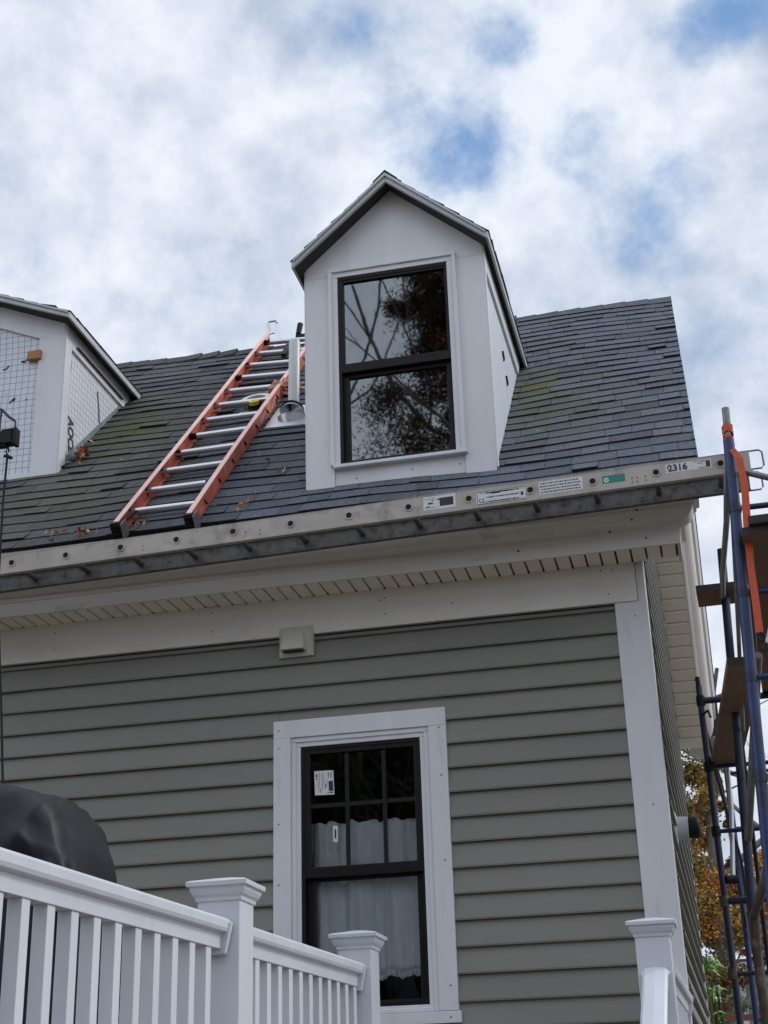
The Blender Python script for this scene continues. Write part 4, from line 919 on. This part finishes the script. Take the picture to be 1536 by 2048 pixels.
# ================================================================== GRILL under cover
gr = thing("covered_grill", (-2.45, -2.5, FL), "large barbecue grill under a wrinkled black cover behind the white railing", "grill")
g = G(); nu, nv = 200, 90; cx0, cy0 = -2.49, -2.5
CR = [((.50, .0, 1.10), (.9, .2, -.55), .030), ((.30, -.2, 1.1), (.75, .1, .65), .028), ((.1, 0, 1.0), (.35, -.1, -.94), .03), ((.45, -.3, .9), (.2, .3, .93), .022), ((.62, -.2, .8), (.98, .1, .25), .02), ((-.2, -.2, 1.), (.6, .3, -.75), .03), ((.0, -.3, .8), (-.55, .2, .8), .025), ((.3, -.3, .7), (.93, 0, .36), .02), ((.55, -.1, 1.0), (.55, -.6, .58), .02)]
for j in range(nv+1):
    for i in range(nu):
        v = j/nv; ph = 2*math.pi*i/nu; c, s_ = math.cos(ph), math.sin(ph); ex = .22
        if v < .55:
            t = v/.55; hx, hy = .655-.02*t, .34; z = FL+.05+t*1.21
        else:
            t = (v-.55)/.45; a = t*math.pi/2; k_ = math.cos(a)**.24; hx, hy = .635*k_, .34*k_; z = .84+.34*(math.sin(a)**.62)
        dx, dy = math.copysign(abs(c)**ex, c), math.copysign(abs(s_)**ex, s_); px, py = cx0+hx*dx, cy0+hy*dy
        top = max(0, min(1, (z-.75)/.4)); z2 = z-.13*max(0, (px-cx0-.30))/.33*top
        q = Vector((px, py, z2)); fold = .022*noise.noise(q*2.2+Vector((4, 1, 2)))-.018*abs(noise.noise(q*3.6+Vector((1, 7, 3))))
        for cpt, cn, amp in CR:
            dd = abs((q-Vector((cx0+cpt[0], cy0+cpt[1], cpt[2]))).dot(Vector(cn).normalized())); fold += .8*amp*max(0, 1-dd/.08)**1.3-.2*amp
        if v < .55: fold += .010*math.sin(ph*14+z*2)
        rad = Vector((dx, dy*.8, .7*top)).normalized(); g.v.append((px+rad.x*fold, py+rad.y*fold, z2+rad.z*fold))
for j in range(nv):
    for i in range(nu):
        a, b = j*nu+i, j*nu+(i+1) % nu; g.f.append((a, b, b+nu, a+nu)); g.m.append(0); g.t.append(1)
gc = build("grill_cover", g, cover_m, gr, smooth=True); gc.data.set_sharp_from_angle(angle=math.radians(75))
g = G()
for x, y in ((-2.95, -2.7), (-1.98, -2.7), (-2.95, -2.3), (-1.98, -2.3)): g.tube([(x, y, FL), (x, y, FL+.16)], .03, 10)
g.box(-3.0, -1.93, -2.75, -2.25, FL+.12, FL+.5); build("cart", g, rub_m, gr)
# ================================================================== SECURITY CAMERA
cc = thing("wall_camera", (.02, .9, 1.465), "small white cylindrical security camera with black front on the side wall", "camera")
g = G(); g.tube([(.012, .9, 1.462), (.024, .9, 1.462), (.032, .9, 1.462)], [.098, .096, .070], 28); build("mount_flange", g, rail_m, cc, smooth=True)
g = G(); g.tube([(.030, .9, 1.464), (.092, .9, 1.462)], [.061, .060], 28); build("camera_body", g, rail_m, cc, smooth=True)
g = G(); g.tube([(.0925, .9, 1.462), (.134, .9, 1.461), (.148, .9, 1.461), (.154, .9, 1.461)], [.059, .058, .050, .038], 28); build("lens_cover", g, rub_m, cc, smooth=True)
# ================================================================== LEAF LITTER on the roof
def leafquad(g, c, s, mi, rs, up=None):
    a = Vector((rs.gauss(0, 1), rs.gauss(0, 1), rs.gauss(0, 1))).normalized(); b = a.orthogonal().normalized()
    if up is not None:
        a = (up.orthogonal()+Vector((rs.uniform(-1, 1), rs.uniform(-1, 1), rs.uniform(-1, 1)))*.7).normalized(); b = up.cross(a).normalized()
    b = (Matrix.Rotation(rs.uniform(0, 6.28), 3, a) @ b); n = a.cross(b)
    g.face([c-a*s*.5, c-a*s*.05+b*s*.30+n*s*.08, c+a*s*.5, c-a*s*.05-b*s*.30+n*s*.08], mi)
g = G(); rs = random.Random(21)
for k in range(60): y = rs.gauss(.69, .035); x = -3.555+abs(rs.gauss(0, .035)); leafquad(g, rp2(x, y, rs.uniform(.01, .08)), rs.uniform(.03, .06), rs.choice((0, 0, 1, 2)), rs)
build("dead_leaves", g, [mat("dead_leaf_red", (.30, .085, .04), .7, var=.2), mat("dead_leaf_brown", (.13, .06, .04), .8, var=.2), mat("dead_leaf_tan", (.50, .27, .16), .7, var=.2)], label="small pile of brown leaves wedged at the base of the unfinished dormer", cat="leaves", kind="stuff")
g = G()
for k in range(46): x = rs.uniform(-3.25, -2.95) if k < 30 else rs.uniform(-3.2, -2.6); leafquad(g, rp2(x, rs.uniform(-.37, -.30), rs.uniform(.01, .05)), rs.uniform(.02, .04), rs.choice((0, 2, 2)), rs)
for (x, y) in ((-2.13, .28), (-2.0, .16), (-1.98, .12), (-2.03, .14), (-2.08, -.12), (-2.09, -.16), (-2.10, -.20), (-2.12, -.24), (-2.12, -.30), (-2.14, -.33), (-2.42, -.10), (-2.40, -.12)): leafquad(g, rp2(x, y, .025), .05, 2, rs)
build("dead_leaves", g, [MATS["dead_leaf_red"], MATS["dead_leaf_brown"], MATS["dead_leaf_tan"]], label="scattered dry leaves and twigs lying on the shingles above the eave ladder", cat="leaves", kind="stuff")
# ================================================================== TREES AND NEIGHBOURS
def limb(g, p, d, L, r, depth, rs, tips, spread=.6, up=.15, n=5):
    pts = [Vector(p)]; rr = [r]; d = Vector(d).normalized()
    for i in range(n):
        d = (d+Vector((rs.gauss(0, .16), rs.gauss(0, .16), rs.gauss(0, .10)+up*.2))).normalized(); pts.append(pts[-1]+d*L/n); rr.append(r*(1-.55*(i+1)/n))
    g.tube(pts, rr, 7 if r > .04 else 5)
    if depth == 0: tips.append(pts[-1]); return
    for k in range(rs.choice((2, 3))):
        i = rs.randint(2, n); nd = (d+Vector((rs.gauss(0, spread), rs.gauss(0, spread), rs.gauss(0, spread*.7)+up))).normalized()
        limb(g, pts[i], nd, L*rs.uniform(.55, .8), rr[i]*.62, depth-1, rs, tips, spread, up, n)
def tree(name, base, H, r, rs, crown_boxes, nleaf, ls, weights, label, cat="tree", depth=3, group=None, lean=(0, 0), tip_leaf=0, mats=None, spread=.6, core=None):
    t = thing(name, base, label, cat, group); g = G(); tips = []; b = Vector(base)
    pts = [b+Vector((lean[0]*k/6+rs.gauss(0, .03), lean[1]*k/6, H*k/6)) for k in range(7)]; g.tube(pts, [r*(1.15-.6*k/6) for k in range(7)], 12)
    for k in range(2, 7):
        for _ in range(2):
            a = rs.uniform(0, 6.28); limb(g, pts[k], (math.cos(a), math.sin(a), rs.uniform(.3, .9)), H*rs.uniform(.28, .42), r*.42, depth-1, rs, tips, spread)
    build("trunk", g, bark_m, t, smooth=True)
    g = G(); ws = [w for w in weights]; ids = list(range(len(ws)))
    clumps = []
    for (cx_, cy_, cz_, sx, sy, sz, fr) in crown_boxes:
        nc = max(4, int(46*fr*max(1, sx*sz/4)))
        for _ in range(nc):
            d = Vector((rs.gauss(0, 1), rs.gauss(0, 1), rs.gauss(0, 1))).normalized()*rs.uniform(.15, 1)**.5
            clumps.append((Vector((cx_+d.x*sx, cy_+d.y*sy, cz_+d.z*sz)), rs.uniform(.10, .24)*min(sx, sz)*1.1, rs.choices(ids, ws)[0], fr))
    for _ in range(nleaf):
        c, cr_, mi, fr = rs.choice(clumps); d = Vector((rs.gauss(0, .55), rs.gauss(0, .55), rs.gauss(0, .5)))*cr_
        leafquad(g, c+d, ls*rs.uniform(.6, 1.4), mi if rs.random() < .7 else rs.choices(ids, ws)[0], rs)
    for p in tips:
        for _ in range(tip_leaf): leafquad(g, p+Vector((rs.gauss(0, .3), rs.gauss(0, .3), rs.gauss(0, .3))), ls*rs.uniform(.6, 1.3), rs.choices(ids, ws)[0], rs)
    if core: blobmesh(g, core[:3], core[3], core[4], core[5], 2.2, .3, 24, 16, 1)
    if g.f: build("crown", g, mats or LEAF, t)
    return t
rs = random.Random(31)
#            olive green orange rust bright yellow
tree("maple_tree", (.10, 14.2, GZ), 5.6, .15, rs, [(-.45, 14.4, 4.5, .80, 1.0, 1.2, 1), (-.25, 14.2, 2.4, .75, .9, 1.3, 1), (.22, 14.8, 3.3, .36, .8, 1.5, .6), (-.35, 14.6, .4, .55, .9, 1.2, .7)], 80000, .055, [6, 2.5, 3.0, 2, 0, 1.9], "broad olive and orange autumn maple with grey trunk behind the side wall", depth=3, lean=(.08, 0))
tree("maple_tree", (.55, 18.5, GZ), 3.6, .10, rs, [(.42, 18.4, 3.15, .36, .6, .62, 1), (.62, 18.6, 2.95, .4, .6, .5, 1)], 13000, .055, [1, 1, 6, 2, 0, 2], "small orange leaved maple seen between the scaffold legs", depth=2)
tree("maple_tree", (1.6, 21, GZ), 4.4, .12, rs, [(1.15, 21, 4.0, .50, .7, .60, 1), (1.7, 21, 2.9, .8, .8, .9, 1)], 12000, .06, [0, 0, 8, 2, 0, 1], "bright orange maple at the far right behind the scaffold", depth=2)
tree("bare_tree", (1.9, 30, GZ), 9.0, .16, rs, [], 0, .1, [1], "tall bare branched tree against the sky behind the scaffold", depth=4, spread=.75)
tree("evergreen_shrub", (.0, 12.0, GZ), 1.5, .06, rs, [(-.1, 12.2, .9, .5, .4, 1.0, 1), (.10, 11.6, -.1, .5, .4, .9, 1)], 14000, .04, [2, 8, 0, 1.2, 0, 0], "dark green shrub growing low beside the side wall", "shrub", depth=2)
# bright bamboo-like plant
bp_ = thing("garden_plant", (.05, 7.2, GZ), "bright lime green long leaved plant low behind the side wall", "plant"); g = G(); rs = random.Random(8)
for k in range(8): a = rs.uniform(0, 6.28); g.tube([(.05+.05*math.cos(a), 7.2+.05*math.sin(a), GZ), (.04+.10*math.cos(a), 7.2+.1*math.sin(a), .4), (.02+.06*math.cos(a), 7.2, 1.15)], [.012, .009, .005], 6)
build("stem", g, LEAF[1], bp_)
g = G()
for (cx_, cz_, n) in ((.03, 1.29, 44), (.02, 1.05, 34), (0, .85, 16)):
    for k in range(n):
        a = rs.uniform(0, 6.28); c = Vector((cx_+rs.gauss(0, .035), 7.2+rs.gauss(0, .08), cz_+rs.gauss(0, .03))); d = Vector((math.cos(a), math.sin(a)*.6, rs.uniform(-.35, .35))); L = rs.uniform(.09, .17); s = Vector((0, 0, 1)).cross(d).normalized()*.011+Vector((0, 0, .008))
        m_ = c+d*L*.5+Vector((0, 0, .02)); e_ = c+d*L-Vector((0, 0, .03)); g.face([c, m_-s, e_, m_+s])
build("leaves", g, mat("lime_leaf", (.15, .30, .06), .5), bp_)
# neighbouring houses
nb_side = mat("blue_grey_siding", (.22, .31, .40), .6, var=.06, vs=4); nb_roof = mat("neighbour_shingle", (.05, .05, .055), .9, var=.2, vs=20)
def lapwall(g, p, q, z0, z1, e, out):
    p, q, out = Vector(p), Vector(q), Vector(out); z = z0
    while z < z1-.01:
        zt = min(z+e, z1); g.hexa([(p.x, p.y, z), (q.x, q.y, z), (q.x, q.y, z)+Vector((0, 0, 0)) if False else tuple(Vector((q.x, q.y, z))+out*.03), tuple(Vector((p.x, p.y, z))+out*.03), (p.x, p.y, zt), (q.x, q.y, zt), tuple(Vector((q.x, q.y, zt))+out*.008), tuple(Vector((p.x, p.y, zt))+out*.008)]); z = zt
nh = thing("neighbour_house", (4.4, 24, GZ), "low blue grey house with white trim behind the scaffold", "house")
g = G(); lapwall(g, (.36, 20, 0), (8, 20, 0), GZ, 2.30, .16, (0, -1, 0)); lapwall(g, (.36, 20, 0), (.36, 28, 0), GZ, 2.30, .16, (-1, 0, 0)); build("wall", g, nb_side, nh)
g = G(); g.box(.38, 8, 20.05, 28, GZ, 2.3); build("wall_core", g, dark_m, nh)
g = G(); g.prism([(-.05, 19.6, 2.50), (-.05, 24, 4.1-1.2), (-.05, 28.4, 2.5), (-.05, 28.4, 2.42), (-.05, 24, 2.80), (-.05, 19.6, 2.42)], (8.6, 0, 0)); build("roof", g, nb_roof, nh)
g = G(); g.box(.02, 8.5, 19.50, 19.62, 2.30, 2.44); g.box(.05, 8.4, 19.62, 20.0, 2.295, 2.31); g.box(.04, .10, 19.4, 28.3, 2.25, 2.40); build("gutter", g, white, nh)
g = G(); g.box(.33, .43, 19.94, 19.99, GZ, 2.29); build("corner_board", g, white, nh)
g = G(); g.box(.52, .57, 19.9, 19.95, GZ, 2.29); build("downspout", g, rail_m, nh)
for x in (1.5, 3.6, 5.8):
    w = part_empty("window", nh); g = G(); g.box(x, x+.9, 19.93, 19.965, .4, 1.9); build("window_trim", g, white, w); g = G(); g.box(x+.08, x+.82, 19.92, 19.93, .48, 1.82); build("pane", g, black_m, w)
n2h = thing("neighbour_house", (4.0, 34, GZ), "tall white house with pale siding rising behind the blue grey one", "house")
g = G(); lapwall(g, (.96, 30, 0), (7, 30, 0), GZ, 5.35, .14, (0, -1, 0)); lapwall(g, (.96, 30, 0), (.96, 37, 0), GZ, 5.35, .14, (-1, 0, 0)); build("wall", g, mat("pale_siding", (.60, .66, .70), .6), n2h)
g = G(); g.box(.98, 7, 30.05, 37, GZ, 5.35); build("wall_core", g, dark_m, n2h)
g = G(); g.prism([(.85, 29.7, 5.35), (.85, 33.5, 6.2), (.85, 37.3, 5.35)], (6.5, 0, 0)); build("roof", g, nb_roof, n2h)
g = G(); g.box(.85, 7.2, 29.6, 29.72, 5.25, 5.44); build("fascia", g, white, n2h)
for x, z in ((1.6, 3.6), (3.4, 3.6), (5.2, 3.6)):
    g = G(); g.box(x, x+.9, 29.93, 29.96, z, z+1.3); build("window", g, black_m, n2h)
# low right
fn = thing("wooden_trellis", (.28, 9.0, GZ), "rust brown garden trellis low behind the scaffold legs", "trellis"); g = G()
for x in (.0, .55): g.box(x-.03, x+.03, 8.97, 9.03, GZ, 1.12)
for z in (.9, .2, -.5): g.box(-.03, .58, 8.965, 8.995, z, z+.06)
build("frame", g, mat("red_brown_wood", (.16, .055, .035), .8, var=.2), fn)
# trees behind the photographer, mirrored in the window panes
rs = random.Random(77)
spec = [(-5.4, -15.5, 17, [], 0, .12, [1], "tall bare branched oak behind the camera on the left"),
        (-2.2, -14.5, 14, [(-2.4, -14.5, 8.0, 2.0, 2.0, 4.0, .4), (-3.2, -14.5, 10.6, 1.6, 1.2, 2.2, 2.4), (-3.0, -14.5, 13.0, 1.3, 1.0, 1.5, 2.4)], 125000, .05, [1, 1, 2, 6, 0, 0], "rust leaved oak behind the camera, nearest the middle"),
        (3.2, -17, 14, [(3.0, -17, 8, 2.8, 2.5, 5.5, 1)], 12000, .16, [2, 1, 2, 4, 0, 0], "dense rust brown oak behind the camera on the right"),
        (-11, -18, 12, [(-11, -18, 6.5, 3.6, 3, 5, 1)], 10000, .18, [3, 2, 2, 2, 0, 1], "olive autumn tree far behind the camera at the far left")]
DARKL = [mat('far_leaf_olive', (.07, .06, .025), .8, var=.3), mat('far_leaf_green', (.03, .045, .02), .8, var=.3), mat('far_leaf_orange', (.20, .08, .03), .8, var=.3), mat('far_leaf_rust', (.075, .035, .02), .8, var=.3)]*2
for (x, y, H, cb, n, ls_, w, lab) in spec:
    tree("oak_tree", (x, y, GZ), H*.8, .13 if cb else .07, rs, cb, n, ls_, w, lab, depth=4, mats=DARKL, group="trees behind the photographer", tip_leaf=1)
tree("spruce_tree", (-5.4, -16.3, GZ), 5.2, .2, rs, [(-5.4, -16.3, 2.2, 2.3, 1.0, 3.6, 1.5), (-5.2, -16.0, 5.0, 1.5, .8, 1.7, 1.2)], 42000, .13, [1, 8, 0, 1, 0, 0], "dense dark evergreen behind the camera, in front of the hedgerow", depth=2, core=(-5.4, -16.9, 2.3, 2.4, .7, 4.2))
g = G(); rs = random.Random(3)
for k in range(14000): x = rs.uniform(-20, 16); leafquad(g, Vector((x, -19.5+rs.gauss(0, .8), GZ+abs(rs.gauss(0, 2.6))+rs.uniform(0, 3.0))), rs.uniform(.25, .5), rs.choice((0, 1, 1, 3)), rs)
build("hedge", g, LEAF, label="long mixed hedgerow behind the photographer", cat="hedge", kind="stuff")
